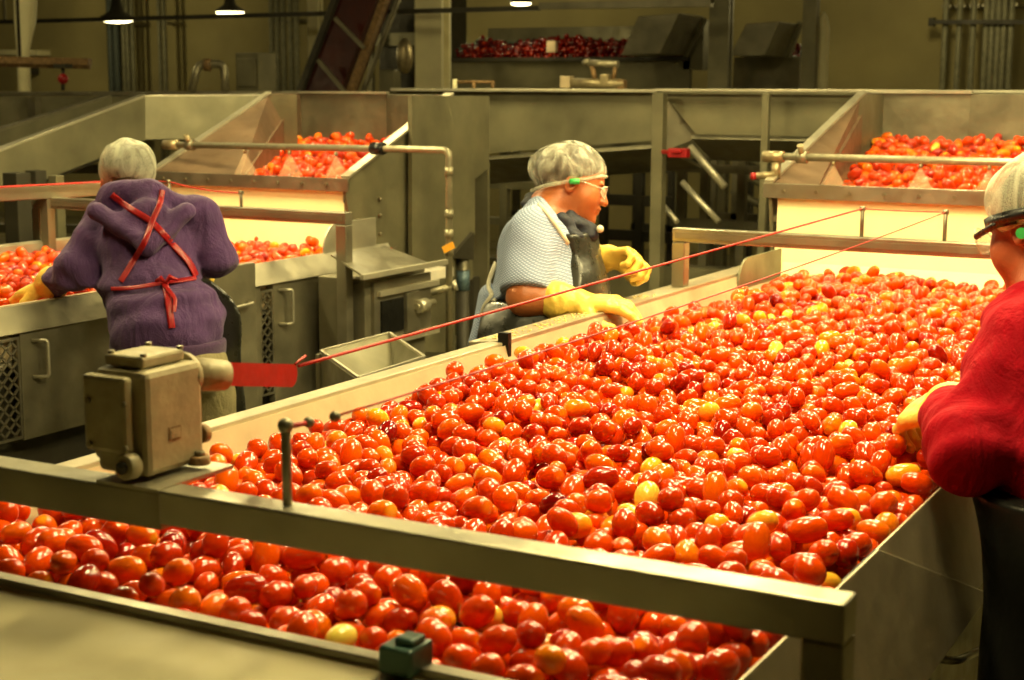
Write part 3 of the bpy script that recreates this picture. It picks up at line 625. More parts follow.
# ------------------------------------------------------------------ under-flume racks and rods
def rack(px0, px1, y, zs, posts, label, m_=steel_dark, t=.045):
    a, b = oy(px0, 200, y)[0], oy(px1, 200, y)[0]
    r = thing('pipe_rack', ((a+b)/2, y, 0), label, 'rack', None)
    for z in zs: MB().bb(a, b, y-.02, y+.02, z-t/2, z+t/2).build('shelf_bar', m_, r)
    for z in zs[::2]: MB().bb(a, b, y+.5, y+.54, z-t/2, z+t/2).build('shelf_bar', m_, r)
    for px in posts:
        x = oy(px, 200, y)[0]; MB().bb(x-.025, x+.025, y-.025, y+.025, 0, max(zs)+.1).build('post', m_, r)
        MB().bb(x-.02, x+.02, y+.5, y+.54, 0, max(zs)+.1).build('post', m_, r)
    return r
rack(472, 548, 8.2, [.55, .75, 1.0, 1.22, 1.37], [476, 505, 540], 'olive steel rack standing behind the tower, left of the woman in blue', galv)
rack(600, 672, 9.2, [.35, .62, .85, 1.08, 1.3], [604, 640], 'dark steel rack right behind the head of the woman in blue', dark, .07)
rk = rack(672, 800, 8.7, [.45, .72, 1.0, 1.33], [682, 705, 742, 764], 'dark steel rack with sloping rods under the flume', steel_dark, .05)
def rod(px0, py0, px1, py1, d0, d1, r, m_, label):
    return tag(MB().cyl(at(px0, py0, d0), at(px1, py1, d1), r, n=10).build('sloping_rod', m_), label, 'rod')
rod(690, 147, 725, 187, 7.8, 7.7, .020, steel_lit, 'upper bright sloping rod under the flume')
rod(682, 182, 719, 222, 7.8, 7.7, .016, steel_lit, 'lower bright sloping rod under the flume, left of the right hopper')
rod(664, 206, 677, 222, 7.9, 7.8, .014, steel_lit, 'shortest bright sloping rod, next to the tall flume post')
PB = thing('sloping_pipes', at(766, 230, 10.3)*V(1, 1, 0), 'bank of dim sloping pipes on two posts left of the right hopper', 'pipes')
for k, (y0_, y1_) in enumerate(((130, 158), (150, 185), (168, 205), (190, 225))):
    MB().cyl(at(732, y0_, 10.4), at(800, y1_, 10.2), .025, n=10).build('pipe', galv, PB)
for px, py in ((738, 128), (795, 150)):
    q = at(px, py, 10.42); MB().bb(q[0]-.02, q[0]+.02, q[1]-.02, q[1]+.02, 0, q[2]).build('post', steel_dark, PB)
p = at(679, 153, 7.55); tag(MB().box(p, (.10, .05, .045)).box(p+V(.0, -.03, .01), (.05, .02, .02)).bar(p+V(-.04, 0, 0), V(oy(661, 153, 7.18)[0], 7.18, p[2]), .02, .02).build('control_button_box', redpaint, None, .004), 'small red box on the rack under the flume', 'box')
bm = thing('floor_channel', (-4.6, 8.0, 0), 'low wide steel channel behind the far left rail of the middle table', 'channel')
MB().bb(-3.9, -2.2, 7.6, 7.64, .55, .86).build('sheet', galv, bm); MB().bb(-3.9, -2.2, 7.64, 8.1, .55, .58).build('bottom', steel_dark, bm)
for x in (-3.8, -2.3): MB().bb(x-.03, x+.03, 7.7, 7.76, 0, .55).build('leg', steel_dark, bm)
for (px, py0, py1, d, wd, lab) in ((18, 205, 262, 7.2, .09, 'dark support post left of the purple worker, leftmost'), (37, 200, 255, 7.4, .07, 'dark support post left of the purple worker, middle'), (57, 200, 245, 7.0, .05, 'olive support post nearest the purple worker at left')):
    p = at(px, py0, d); tag(MB().bb(p[0]-wd/2, p[0]+wd/2, p[1]-wd/2, p[1]+wd/2, 0, 1.40).bb(p[0]-wd, p[0]+wd, p[1]-wd, p[1]+wd, 0, .015).build('support_post', dark if wd > .06 else galv, None, .003), lab, 'post')
for k, (z, lab) in enumerate(((1.34, 'upper'), (1.0, 'middle'), (.75, 'lower'))):
    tag(MB().bar(V(-6.9, 6.2, z), V(-5.2, 7.0, z), .05, .05).box((-6.9, 6.2, z), (.09, .09, .02)).box((-5.2, 7.0, z), (.09, .09, .02)).build('tie_bar', steel_dark), '%s horizontal tie bar between the dark posts at left' % lab, 'bar')

# ------------------------------------------------------------------ BACK HALL
def column(px0, px1, y, m_, label, zb=0, ztop=None, flange=True):
    a, b = oy(px0, 60, y)[0], oy(px1, 60, y)[0]; ztop = ztop or RZ
    t = thing('steel_column', ((a+b)/2, y, zb), label, 'column')
    w_ = b-a
    MB().bb(a, b-w_*.14, y, y+.03, zb, ztop).build('flange', m_, t); MB().bb(a+w_*.42, a+w_*.58, y+.03, y+w_*.4, zb, ztop).build('web', m_, t)
    MB().bb(a, b-w_*.14, y+w_*.4, y+w_*.4+.03, zb, ztop).build('flange', m_, t)
    MB().bb(a-.03, b+.03, y-.03, y+w_+.03, zb, zb+.02).build('base_plate', m_, t)
column(415, 446, 10.5, column_m, 'broad pale column rising behind the left hopper')
column(308, 320, 10.8, column_m, 'slim pale column left of the dark inclined conveyor')
column(708, 731, 10.5, galv, 'olive column right of the screw conveyor discharge hood')
column(801, 817, 11.0, galv, 'narrow olive column just left of the pale round-topped duct')
# dim rounded duct
t = thing('rounded_duct', oy(821, 92, 11.2)*V(1, 1, 0), 'upright pale duct with a rounded top left of the plain right wall', 'duct')
a = oy(821, 92, 11.2); zz = oy(821, 12, 11.2)[2]
MB().tube([V(a[0], 11.2, 0), V(a[0], 11.2, zz-.12), V(a[0], 11.2, zz-.04), V(a[0], 11.2, zz)], [.045, .045, .03, .008], 14).build('duct', column_m, t)
MB().bb(a[0]-.1, a[0]+.1, 11.15, 11.3, 0, .03).build('foot', dark, t)

# screw conveyor: trough with tomatoes coloured dim, hood at its right end
SCV = thing('upper_conveyor', (-5.3, 11.5, 0), 'raised conveyor carrying dim-coloured tomatoes in the back hall', 'conveyor')
u0, u1 = oy(452, 58, 11.5), oy(655, 56, 11.5)
MB().bb(u0[0]-.1, u1[0]+.3, 11.5, 11.55, 1.80, u0[2]-.02).build('side_sheet', galv, SCV)
MB().bb(u0[0]-.1, u1[0]+.3, 11.46, 11.5, u0[2]-.03, u0[2]).build('edge_rail', dark, SCV)
MB().bb(u0[0]-.1, u1[0]+.3, 11.55, 12.3, u0[2]-.08, u0[2]-.05).build('bed', dark, SCV)
MB().bb(u0[0]-.1, u1[0]+.3, 12.3, 12.34, u0[2]-.08, u0[2]+.28).build('back_sheet', galv, SCV)
h0 = [oy(664, 19, 11.4), oy(704, 16, 11.4), oy(685, 55, 11.4), oy(647, 57, 11.4)]
MB().slab(h0, -.5, (0, -1, 0)).build('hood', steel_dark, SCV, .004)
hx = oy(696, 40, 11.45); MB().bar(oy(704, 18, 11.42), oy(686, 56, 11.42), .05, .05).build('hood_edge', galv, SCV)
MB().bb(oy(683, 60, 11.5)[0], oy(703, 60, 11.5)[0], 11.5, 11.9, 1.95, oy(690, 20, 11.5)[2]).build('end_box', galv, SCV)
for px in (455, 560, 676): x = oy(px, 90, 11.5)[0]; MB().bb(x-.04, x+.04, 11.6, 11.68, 0, u0[2]-.1).build('leg', galv, SCV)
p = oy(552, 46, 11.44); MB().bb(p[0]-.04, p[0]+.04, 11.42, 11.46, p[2]-.05, p[2]+.04).build('junction_box', liner, SCV)
SC2 = thing('upper_conveyor', (-2.6, 12, 0), 'short raised conveyor with dim-coloured tomatoes right of the olive column', 'conveyor')
v0, v1 = oy(734, 57, 12.0), oy(800, 57, 12.0)
MB().bb(v0[0], v1[0], 12.0, 12.05, 1.7, v0[2]).build('side_sheet', steel_dark, SC2); MB().bb(v0[0], v1[0], 12.05, 12.7, v0[2]-.05, v0[2]-.02).build('bed', dark, SC2)
MB().slab([oy(768, 26, 11.9), oy(800, 24, 11.9), oy(786, 57, 11.9), oy(752, 57, 11.9)], -.5, (0, -1, 0)).build('hood', steel_dark, SC2, .004)
MB().bar(oy(801, 22, 11.88), oy(787, 57, 11.88), .045, .045).build('hood_edge', galv, SC2)
for x in (v0[0]+.1, v1[0]-.1): MB().bb(x-.04, x+.04, 12.1, 12.18, 0, v0[2]-.1).build('leg', dark, SC2)
# roof truss / cable tray along the top
t = thing('overhead_beam', (-5, 10.2, 2.3), 'long dark overhead beam along the top of the photo', 'beam')
MB().bar(oy(540, 6, 10.2), oy(712, 3, 10.2), .05, .05).build('beam', steel_dark, t)
MB().bar(oy(540, 8, 10.25), oy(0, 22, 10.25), .035, .035).build('conduit', dark, t)
MB().cyl(oy(712, 3, 10.2), V(oy(712, 3, 10.2)[0], 10.2, RZ), .015, n=6).build('hanger', steel_dark, t)
MB().cyl(oy(5, 22, 10.25), V(oy(5, 22, 10.25)[0], 10.25, RZ), .015, n=6).build('hanger', steel_dark, t)
# dark inclined conveyor between columns
t = thing('incline_conveyor', at(345, 92, 11.8)*V(1, 1, 0), 'dark red inclined conveyor climbing between the two pale columns', 'conveyor')
c0, c1 = at(322, 110, 11.8), at(375, -30, 11.8)
MB().bar(c0, c1, .34, .22, (0, 1, 0)).build('casing', darkred, t)
MB().bar(c0+V(-.16, -.14, 0), c1+V(-.16, -.14, 0), .05, .06, (0, 1, 0)).build('side_rail', dark, t)
d0, d1 = at(346, 105, 11.6), at(392, -20, 11.6)
MB().bar(d0, d1, .055, .05, (0, 1, 0)).build('side_rail', rust, t)
MB().bar(at(360, 100, 11.7), at(402, -10, 11.7), .03, .03, (0, 1, 0)).build('hand_rail', steel_dark, t)
MB().bar(at(318, 60, 11.55), at(345, 92, 11.55), .03, .03).build('brace', steel_dark, t)
MB().bar(at(335, 18, 11.55), at(364, 48, 11.55), .03, .03).build('brace', steel_dark, t)
for x, y in ((c0[0], c0[1]), ): MB().bb(x-.05, x+.05, y-.03, y+.03, 0, c0[2]).build('leg', dark, t)
# dark machine mass behind between 320 and 415 with a glossy drum end
t = thing('dark_machine', at(385, 92, 13.0)*V(1, 1, 0), 'dark machine with a shiny drum end left of the broad pale column', 'machine')
a, b = oy(362, 60, 12.6), oy(414, 60, 12.6)
MB().bb(a[0], b[0], 12.9, 13.6, 0, 2.75).build('body', dark, t, .01)
MB().bb(a[0]-.0, b[0], 12.7, 12.9, 2.2, 2.32).build('shelf', galv, t)
MB().sphere(at(405, 56, 12.4), .09, 14, 10, (.7, 1, 1.6)).build('drum_end', brass, t)
MB().box(at(390, 82, 12.4), (.16, .1, .2)).build('motor', galv, t, .02)
MB().bar(oy(371, 92, 12.6)*V(1, 1, 0), oy(371, 20, 12.6), .05, .05).build('post', galv, t)
# valve train on top of the flume
VT = thing('valve_train', oy(600, 91, 7.6), 'brass and steel valve assembly standing on top of the flume', 'valve assembly')
def vp(px, py): return oy(px, py, 7.62)
MB().cyl(vp(562, 83), vp(625, 84), .028, n=14).build('pipe', brass, VT)
MB().box(vp(567, 82), (.06, .06, .065)).build('flange_block', liner, VT, .004)
MB().cyl(vp(587, 63), vp(618, 64), .020, n=12).build('upper_pipe', pipe_m, VT)
MB().cyl(vp(588, 64), vp(586, 60), .026, n=12).build('pipe_elbow', pipe_m, VT)
MB().cyl(vp(616, 64), vp(613, 82), .012, n=10).build('stem', rust, VT)
MB().cyl(vp(592, 66), vp(596, 82), .014, n=10).build('stem', rust, VT)
MB().box(vp(606, 79), (.05, .06, .05)).build('gear_box', brass, VT, .006)
MB().box(vp(622, 85), (.04, .05, .05)).build('end_block', rust, VT, .004)
MB().bb(vp(560, 88)[0], vp(628, 88)[0], 7.34, 7.99, vp(600, 91)[2]-.01, vp(600, 91)[2]).build('base_plate', galv, VT)
# low rail at px 455-495
t = thing('vent_pipe', oy(475, 91, 7.4), 'low rusty pipe rail standing on the flume right of the left hopper', 'pipe')
MB().cyl(oy(455, 94, 7.4), oy(455, 79, 7.4), .014, n=10).build('pipe_stub', column_m, t)
MB().tube([oy(458, 82, 7.4), oy(494, 82, 7.4)], .009, 8).build('rail', rust, t)
for px in (474, 493): MB().cyl(oy(px, 91, 7.4), oy(px, 82, 7.4), .010, n=8).build('stub', rust, t)
# bent pipe loop and box at the left
t = thing('pipe_loop', oy(210, 92, 10.4)*V(1, 1, 1), 'bent steel pipe loop standing on the flume below the right lamp', 'pipe')
MB().tube(arc_path([at(192, 91, 10.3), at(198, 64, 10.3), at(224, 64, 10.3), at(225, 91, 10.3)], .05), .028, 12).build('pipe', pipe_m, t)
MB().cyl(at(204, 65, 10.3), at(211, 65, 10.3), .042, n=12).build('union', rust, t)
t = thing('cabinet', at(246, 92, 10.6)*V(1, 1, 0), 'small olive cabinet right of the bent pipe loop', 'cabinet')
p = at(247, 73, 10.7); MB().bb(p[0]-.1, p[0]+.1, p[1], p[1]+.2, 1.75, p[2]+.14).build('box', galv, t, .006)
MB().bb(p[0]-.08, p[0]+.08, p[1]-.012, p[1]-.001, 1.8, p[2]+.1).build('door', galv, t, .004); MB().bb(p[0]-.04, p[0]+.04, p[1]+.06, p[1]+.14, 0, 1.75).build('post', galv, t)
# hoist beam with red trolley
t = thing('hoist_beam', at(40, 60, 11.0), 'rusty hoist beam jutting in at the upper left with a trolley', 'hoist')
MB().bar(at(-30, 59, 11), at(90, 62, 11), .10, .05).bar(at(-30, 62, 11), at(90, 65, 11), .04, .06).build('beam', rust, t)
MB().cyl(at(63, 66, 10.9), at(63, 90, 10.9), .013, n=8).build('chain', dark, t)
MB().sphere(at(63, 79, 10.85), .038, 10, 8).build('hook_block', redpaint, t)
MB().box(at(63, 66, 10.9), (.11, .08, .03)).build('trolley', dark, t)
MB().cyl(at(20, 60, 11), at(20, 60, 11)+V(0, 0, 2.2), .012, n=6).build('hanger', dark, t)
# conduits on the back wall: each run is one bundle, counted pipes
def conduit(px, r, y, m_, label, grp):
    x = oy(px, 50, y)[0]; t = thing('wall_conduit', (x, y, 0), label, 'conduit', grp)
    MB().cyl((x, y, 0), (x, y, RZ), r, n=10).build('pipe', m_, t)
    for z in (1.2, 2.6): MB().bb(x-r*1.6, x+r*1.6, y, RY1-.001, z, z+.03).build('clip', steel_dark, t)
ORD = ('first from the left', 'second from the left', 'middle', 'second from the right', 'last on the right')
for i, px in enumerate((111, 117, 124, 128, 133)): conduit(px, .05 if px < 120 else .03, 15.7, cond_d if px < 120 else cond_m, 'wall conduit below the left lamp, %s of its five' % ORD[i], 'left conduit bundle')
for i, px in enumerate((160, 165)): conduit(px, .03, 15.7, cond_m, '%s of the two slim conduits on the wall between the lamps' % ('left', 'right')[i], 'pair of conduits')
for i, px in enumerate((272, 278, 284, 291, 297)): conduit(px, .035, 15.6, cond_m, 'wall conduit left of the slim pale column, %s of its five' % ORD[i], 'middle conduit bundle')
for i, px in enumerate((944, 958, 972)): conduit(px, .03, 15.6, cond_m, '%s of three well spaced conduits on the right back wall' % ('leftmost', 'middle', 'rightmost')[i], 'three spaced conduits')
for i, px in enumerate((985, 991, 997, 1003, 1010)): conduit(px, .03, 15.6, cond_m, 'close set conduit at the right edge, %s of its five' % ORD[i], 'right conduit bundle')
tag(MB().bar(oy(930, 22, 15.5), oy(1040, 22, 15.5), .04, .04).box(oy(932, 22, 15.55), (.05, .1, .08)).build('conduit_strut', dark), 'horizontal strut clamping the conduits on the right wall', 'bar')
# pale blurred pipes at upper left
t = thing('steam_duct', at(24, 40, 12)*V(1, 1, 0), 'pale tapering duct at the upper left corner', 'duct')
MB().tube([at(26, -30, 12), at(25, 20, 12), at(23, 50, 12), at(22, 92, 12)*V(1, 1, 0)], [.10, .085, .05, .05], 14).build('duct', column_m, t)
t = thing('wall_shelf', oy(20, 52, 15.85), 'pale horizontal shelf on the wall at upper left', 'shelf')
MB().bar(oy(-30, 52, 15.85), oy(44, 53, 15.85), .25, .07).build('board', column_m, t)
q = oy(30, 56, 15.85); MB().bb(q[0]-.02, q[0]+.02, 15.75, 15.99, q[2]-.25, q[2]-.02).build('bracket', dark, t)
# ------------------------------------------------------------------ TOMATOES
def tomato_verts(nu, nv, seed):
    """unit plum tomato, long axis z, stem end at +z; returns verts, faces, axial"""
    rs = np.random.RandomState(seed); pear = rs.uniform(-.10, .16); ex = rs.uniform(2.0, 2.5); lob = rs.uniform(0, .03); ph = rs.uniform(0, 6.28)
    vs_ = [(0, 0, .93)]; ax = [1.0]
    for i in range(1, nv):
        th = math.pi*i/nv; z = math.cos(th); r = math.sin(th)**(2/ex*1.0)
        r *= 1-pear*z*.8
        zz = z if z < .86 else z-(z-.86)*.55
        for j in range(nu):
            a = 2*math.pi*j/nu; rr = r*(1+lob*math.cos(3*a+ph)*(.4+.6*max(0, z)))
            vs_.append((rr*math.cos(a), rr*math.sin(a), zz)); ax.append(z)
    vs_.append((0, 0, -1.0)); ax.append(-1.0); e = len(vs_)-1
    fs = [(0, 1+j, 1+(j+1) % nu) for j in range(nu)]
    fs += [(1+i*nu+j, 1+(i+1)*nu+j, 1+(i+1)*nu+(j+1) % nu, 1+i*nu+(j+1) % nu) for i in range(nv-2) for j in range(nu)]
    fs += [(1+(nv-2)*nu+j, e, 1+(nv-2)*nu+(j+1) % nu) for j in range(nu)]
    return np.array(vs_), fs, np.array(ax)
CELL = .005
VARS = []
for k in range(90):
    ra = RNG.uniform(.0158, .0212); rl = ra*RNG.uniform(1.08, 1.6); 
    az = RNG.uniform(0, 2*math.pi); el = RNG.normal(0, .38) if RNG.rand() < .88 else RNG.uniform(-1.2, 1.2)
    zdir = V(math.cos(az)*math.cos(el), math.sin(az)*math.cos(el), math.sin(el)); xa = _n(np.cross(zdir, _n(RNG.normal(size=3)))); ya = np.cross(zdir, xa)
    Rm = np.array([xa, ya, zdir]).T
    A = Rm @ np.diag([1/ra**2, 1/ra**2, 1/rl**2]) @ Rm.T
    n_ = int(rl/CELL)+1; g = np.arange(-n_, n_+1)*CELL; gx, gy = np.meshgrid(g, g, indexing='ij')
    a_ = A[2, 2]; b_ = 2*(A[0, 2]*gx+A[1, 2]*gy); c_ = A[0, 0]*gx**2+2*A[0, 1]*gx*gy+A[1, 1]*gy**2-1
    disc = b_**2-4*a_*c_; ok = disc > 0; sq = np.sqrt(np.maximum(disc, 0))
    VARS.append(dict(n=n_, ok=ok, lo=np.where(ok, (-b_-sq)/(2*a_), 1e3), hi=np.where(ok, (-b_+sq)/(2*a_), -1e3), M=Rm @ np.diag([ra, ra, rl]), seed=k % 8, r=ra, l=rl))
def drop(x0, x1, y0, y1, base, count, tries, seed, maxz=None):
    rs = np.random.RandomState(seed); nx = int((x1-x0)/CELL); ny = int((y1-y0)/CELL)
    X_, Y_ = np.meshgrid(x0+(np.arange(nx)+.5)*CELL, y0+(np.arange(ny)+.5)*CELL, indexing='ij')
    H = base(X_, Y_).astype(float); own = -np.ones((nx, ny), int); out = []
    for i in range(count):
        vi = rs.randint(len(VARS)); v = VARS[vi]; n = v['n']; best = None
        for t in range(tries):
            ix = rs.randint(n, nx-n); iy = rs.randint(n, ny-n); sub = H[ix-n:ix+n+1, iy-n:iy+n+1]
            z = (sub-v['lo'])[v['ok']].max()
            zz = z-base(X_[ix, iy], Y_[ix, iy])
            if best is None or zz < best[0]: best = (zz, z, ix, iy)
        zz, z, ix, iy = best
        for _ in range(6):                      # roll downhill
            dx, dy = rs.randint(-3, 4), rs.randint(-3, 4); jx, jy = ix+dx, iy+dy
            if n <= jx < nx-n and n <= jy < ny-n:
                z2 = (H[jx-n:jx+n+1, jy-n:jy+n+1]-v['lo'])[v['ok']].max()
                if z2 < z: z, ix, iy = z2, jx, jy
        if maxz and z-base(X_[ix, iy], Y_[ix, iy]) > maxz: continue
        z -= .0012
        sub = H[ix-n:ix+n+1, iy-n:iy+n+1]; top = z+v['hi']; up = v['ok'] & (top > sub)
        sub[up] = top[up]; own[ix-n:ix+n+1, iy-n:iy+n+1][up] = len(out)
        out.append((vi, X_[ix, iy], Y_[ix, iy], z))
    vis = np.bincount(own[own >= 0].ravel(), minlength=len(out))
    return out, vis
def tone_rand(rs, yel=.010):
    u = rs.rand()
    if u < yel: return rs.uniform(.80, .95)
    if u < yel+.05: return rs.uniform(.62, .74)
    return float(np.clip(rs.normal(.42, .10), .1, .6))
def proj(p):
    q = RM.T @ (np.array(p)-CAM); return 512+FPX*q[0]/-q[2], 340-FPX*q[1]/-q[2], -q[2]
LOW = [tomato_verts(14, 9, s) for s in range(8)]; FINE = [tomato_verts(28, 18, s) for s in range(8)]
def pile_mesh(name, items, tones, lod, label):
    VS, FS, TN, AX = [], [], [], []; off = 0
    for (vi, x, y, z), t in zip(items, tones):
        v = VARS[vi]; a, f, ax = lod[v['seed']]; VS.append(a @ v['M'].T+V(x, y, z)); FS.append([tuple(off+q for q in ff) for ff in f]); off += len(a)
        TN.append(np.full(len(a), t)); AX.append(ax)
    VS = np.concatenate(VS); c0 = V(*((VS.min(0)+VS.max(0))/2)[:2], VS[:, 2].min())
    me = bpy.data.meshes.new(name); me.from_pydata((VS-c0).tolist(), [], [f for q in FS for f in q])
    me.polygons.foreach_set('use_smooth', [True]*len(me.polygons))
    for nm, arr in (('tone', TN), ('axial', AX)):
        at_ = me.attributes.new(nm, 'FLOAT', 'POINT'); at_.data.foreach_set('value', np.concatenate(arr))
    me.materials.append(tom_m); o = link(name, me, None, tuple(c0)); tag(o, label, 'tomatoes', kind='stuff'); return o
def bed_main(x, y):
    h = 1.022+.010*np.sin(x*5.1+1)*np.sin(y*3.3)+.006*np.sin(y*9+x*7)
    h = h-.006*np.clip((y-3.8)/1.6, 0, 1)
    gap = np.exp(-((x-(XL+.02))/.09)**2)*np.clip((y-3.9)/.8, 0, 1)
    return h-.04*gap
items, vis = drop(XL+.012, XR-.012, YN-.015, YF+.25, bed_main, 7600, 6, 5)
rs = np.random.RandomState(21); tones = [tone_rand(rs) for _ in items]
# the odd-coloured ones that stand out, at their places on the table
SPECIAL = [  # world x, y, tone, colour words, place words or None
]
def sp(px, py, tone, words=None, z=1.125): q = oz(px, py, z); SPECIAL.append((q[0], q[1], tone, words))
sp(478, 608, .90, 'plump greenish yellow tomato just below the middle of the crossbeam')
sp(265, 553, .93, 'small yellow tomato just below the crossbeam, under the upright rod')
sp(340, 633, 1.0, 'pale yellow green tomato left of the dark green stop block')
sp(352, 603, .72, 'long orange tomato below the crossbeam, left of the plump greenish yellow one')
sp(418, 688, .9, 'yellow tomato at the bottom edge beside the dark green stop block')
sp(246, 450, .90, 'yellow orange tomato at the pile edge beside the beige switch box')
sp(597, 487, .88, 'bright yellow tomato just above the middle of the crossbeam')
sp(681, 497, 1.0, 'pale green tomato above the crossbeam, right of a bright yellow one')
sp(660, 478, .82); sp(622, 512, .86); sp(735, 530, .80); sp(770, 541, .86); sp(578, 532, .82); sp(842, 440, .86); sp(330, 437, .92); sp(600, 455, .86); sp(545, 412, .9)
sp(704, 418, .85); sp(742, 404, .97); sp(858, 366, .97); sp(845, 362, .9); sp(822, 352, .8); sp(855, 412, .86); sp(930, 302, .92); sp(893, 294, .84); sp(953, 320, .92)
sp(800, 380, .84); sp(650, 360, .8); sp(700, 330, .85); sp(770, 318, .8); sp(715, 440, .8); sp(640, 300, .95); sp(560, 350, .8); sp(430, 400, .84); sp(385, 420, .83); sp(520, 470, .8); sp(850, 520, .82); sp(905, 480, .8)
words_of = {}
P3 = np.array([(x, y, z) for _, x, y, z in items])
for x, y, tn, wd in SPECIAL:
    d = (P3[:, 0]-x)**2+(P3[:, 1]-y)**2; d[vis < 32] = 9; k = int(d.argmin())
    tones[k] = tn
    if wd: words_of[k] = wd
# the three hundred that show largest become objects of their own
score = []
for k, (vi, x, y, z) in enumerate(items):
    u, v_, dp = proj((x, y, z)); s_ = 0
    if -20 < u < 1044 and v_ < 695 and vis[k] > 17:
        q = CAM+(V(x, y, z+.01)-CAM)*(1.455/y)
        if y > 1.455 and 1.24 < q[2] < 1.292 and q[0] < -.40: s_ = 0
        else: s_ = vis[k]/dp**2
    score.append(s_)
order = np.argsort(-np.array(score)); chosen = [int(k) for k in order[:300]]
for k in words_of:
    if k not in chosen: chosen[-1 - list(words_of).index(k)] = k
PROTO = {}
def tomato_mesh(seed, tone):
    key = (seed, round(tone, 2))
    if key not in PROTO:
        a, f, ax = FINE[seed]; me = bpy.data.meshes.new('plum_tomato'); me.from_pydata(a.tolist(), [], f)
        me.polygons.foreach_set('use_smooth', [True]*len(f))
        for nm, arr in (('tone', np.full(len(a), tone)), ('axial', ax)):
            at_ = me.attributes.new(nm, 'FLOAT', 'POINT'); at_.data.foreach_set('value', arr)
        me.materials.append(tom_m); PROTO[key] = me
    return PROTO[key]
for k in chosen:
    vi, x, y, z = items[k]; v = VARS[vi]; t = tones[k] if k in words_of else round(tones[k]*20)/20
    o = bpy.data.objects.new('plum_tomato', tomato_mesh(v['seed'], t)); COL.objects.link(o)
    M_ = v['M']; o.matrix_world = Matrix([[*M_[0], x], [*M_[1], y], [*M_[2], z], [0, 0, 0, 1]])
    u_, v_, _d = proj((x, y, z)); r_ = v['l']/v['r']
    sz = 'small' if v['r'] < .0176 else 'large' if v['r'] > .0196 else 'middling'
    shp = 'round' if r_ < 1.25 else 'oval' if r_ < 1.45 else 'long'
    col_ = 'yellow' if t >= .78 else 'orange' if t >= .62 else 'orange red' if t > .47 else 'deep red' if t < .36 else 'red'
    where = ('far left', 'left of centre', 'centre', 'right of centre', 'far right')[min(4, int(max(0, (x-XL)/(XR-XL))*5))]
    zone = 'just behind the crossbeam, %s' % where if y > 1.505 and v_ < 470+.165*u_ else 'below the crossbeam, %s' % where
    if k in words_of: tag(o, words_of[k], 'tomato')
    else: tag(o, '%s %s %s tomato %s' % (sz, shp, col_, zone), 'tomato', 'plum tomatoes in the near part of the pile')
cs = set(chosen)
rest = [k for k in range(len(items)) if k not in cs and (vis[k] > 0)]
pile_mesh('plum_tomatoes', [items[k] for k in rest], [tones[k] for k in rest], LOW, 'countless red plum tomatoes with a few yellow ones heaped along the wide middle table')
def bed_left(x, y): return 1.035+.012*np.sin(x*6)*np.sin(y*4)
it2, v2 = drop(X2L+.0, X2R-.04, 2.4, Y2F+.2, bed_left, 4300, 5, 9)
rs = np.random.RandomState(4); kk = [k for k in range(len(it2)) if v2[k] > 0]
pile_mesh('plum_tomatoes', [it2[k] for k in kk], [tone_rand(rs, .015) for k in kk], LOW, 'heap of red plum tomatoes on the left sorting table around the purple worker')
def hop_bed(yl, z0, z1, yb, x0, s_):
    return lambda x, y: z0+(z1-z0)*np.clip((y-yl)/(yb-yl), 0, 1)+.012*np.sin(x*11+y*6)
it3, v3 = drop(-1.90, -.50, 5.55, 7.0, hop_bed(5.55, 1.352, 1.545, 7.0, 0, 0), 1100, 3, 12)
def wall_l(y): return -1.74-.19*np.clip((y-5.6)/1.4, 0, 1)
kk = [k for k, (vi, x, y, z) in enumerate(it3) if v3[k] > 0 and x > wall_l(y)+.03 and x < -.5-.9*max(0, (y-6.2)/.8)]
pile_mesh('plum_tomatoes', [it3[k] for k in kk], [tone_rand(rs, .02) for k in kk], LOW, 'wet red tomatoes in the right hopper behind its spray pipe')
it4, v4 = drop(-4.85, -3.66, 5.30, 6.55, hop_bed(5.3, 1.33, 1.50, 6.55, 0, 0), 850, 3, 13)
kk = [k for k, (vi, x, y, z) in enumerate(it4) if v4[k] > 0 and x < -3.68-.62*max(0, y-6.05)/.5 and x > -4.22-.50*(y-5.3)]
pile_mesh('plum_tomatoes', [it4[k] for k in kk], [tone_rand(rs, .02) for k in kk], LOW, 'wet red tomatoes in the left hopper behind its spray pipe')
# film of water round them, and the beds that carry them
MB().slab([(-1.74, 5.55, 1.375), (-.55, 5.55, 1.375), (-1.50, 6.98, 1.565), (-1.94, 6.98, 1.565)], .05, (0, -.13, 1)).build('water', water_m, H1)
MB().slab([(-4.24, 5.29, 1.352), (-3.67, 5.29, 1.352), (-4.32, 6.58, 1.525), (-4.85, 6.58, 1.525)], .05, (0, -.16, 1)).build('water', water_m, H2)
MB().slab([(-1.90, 5.53, 1.33), (-.5, 5.53, 1.33), (-1.45, 6.99, 1.51), (-1.95, 6.99, 1.51)], .02, (0, -.13, 1)).build('floor_sheet', steel_dark, H1)
MB().slab([(-4.26, 5.27, 1.31), (-3.66, 5.27, 1.31), (-4.3, 6.59, 1.46), (-4.86, 6.59, 1.46)], .02, (0, -.16, 1)).build('floor_sheet', steel_dark, H2)
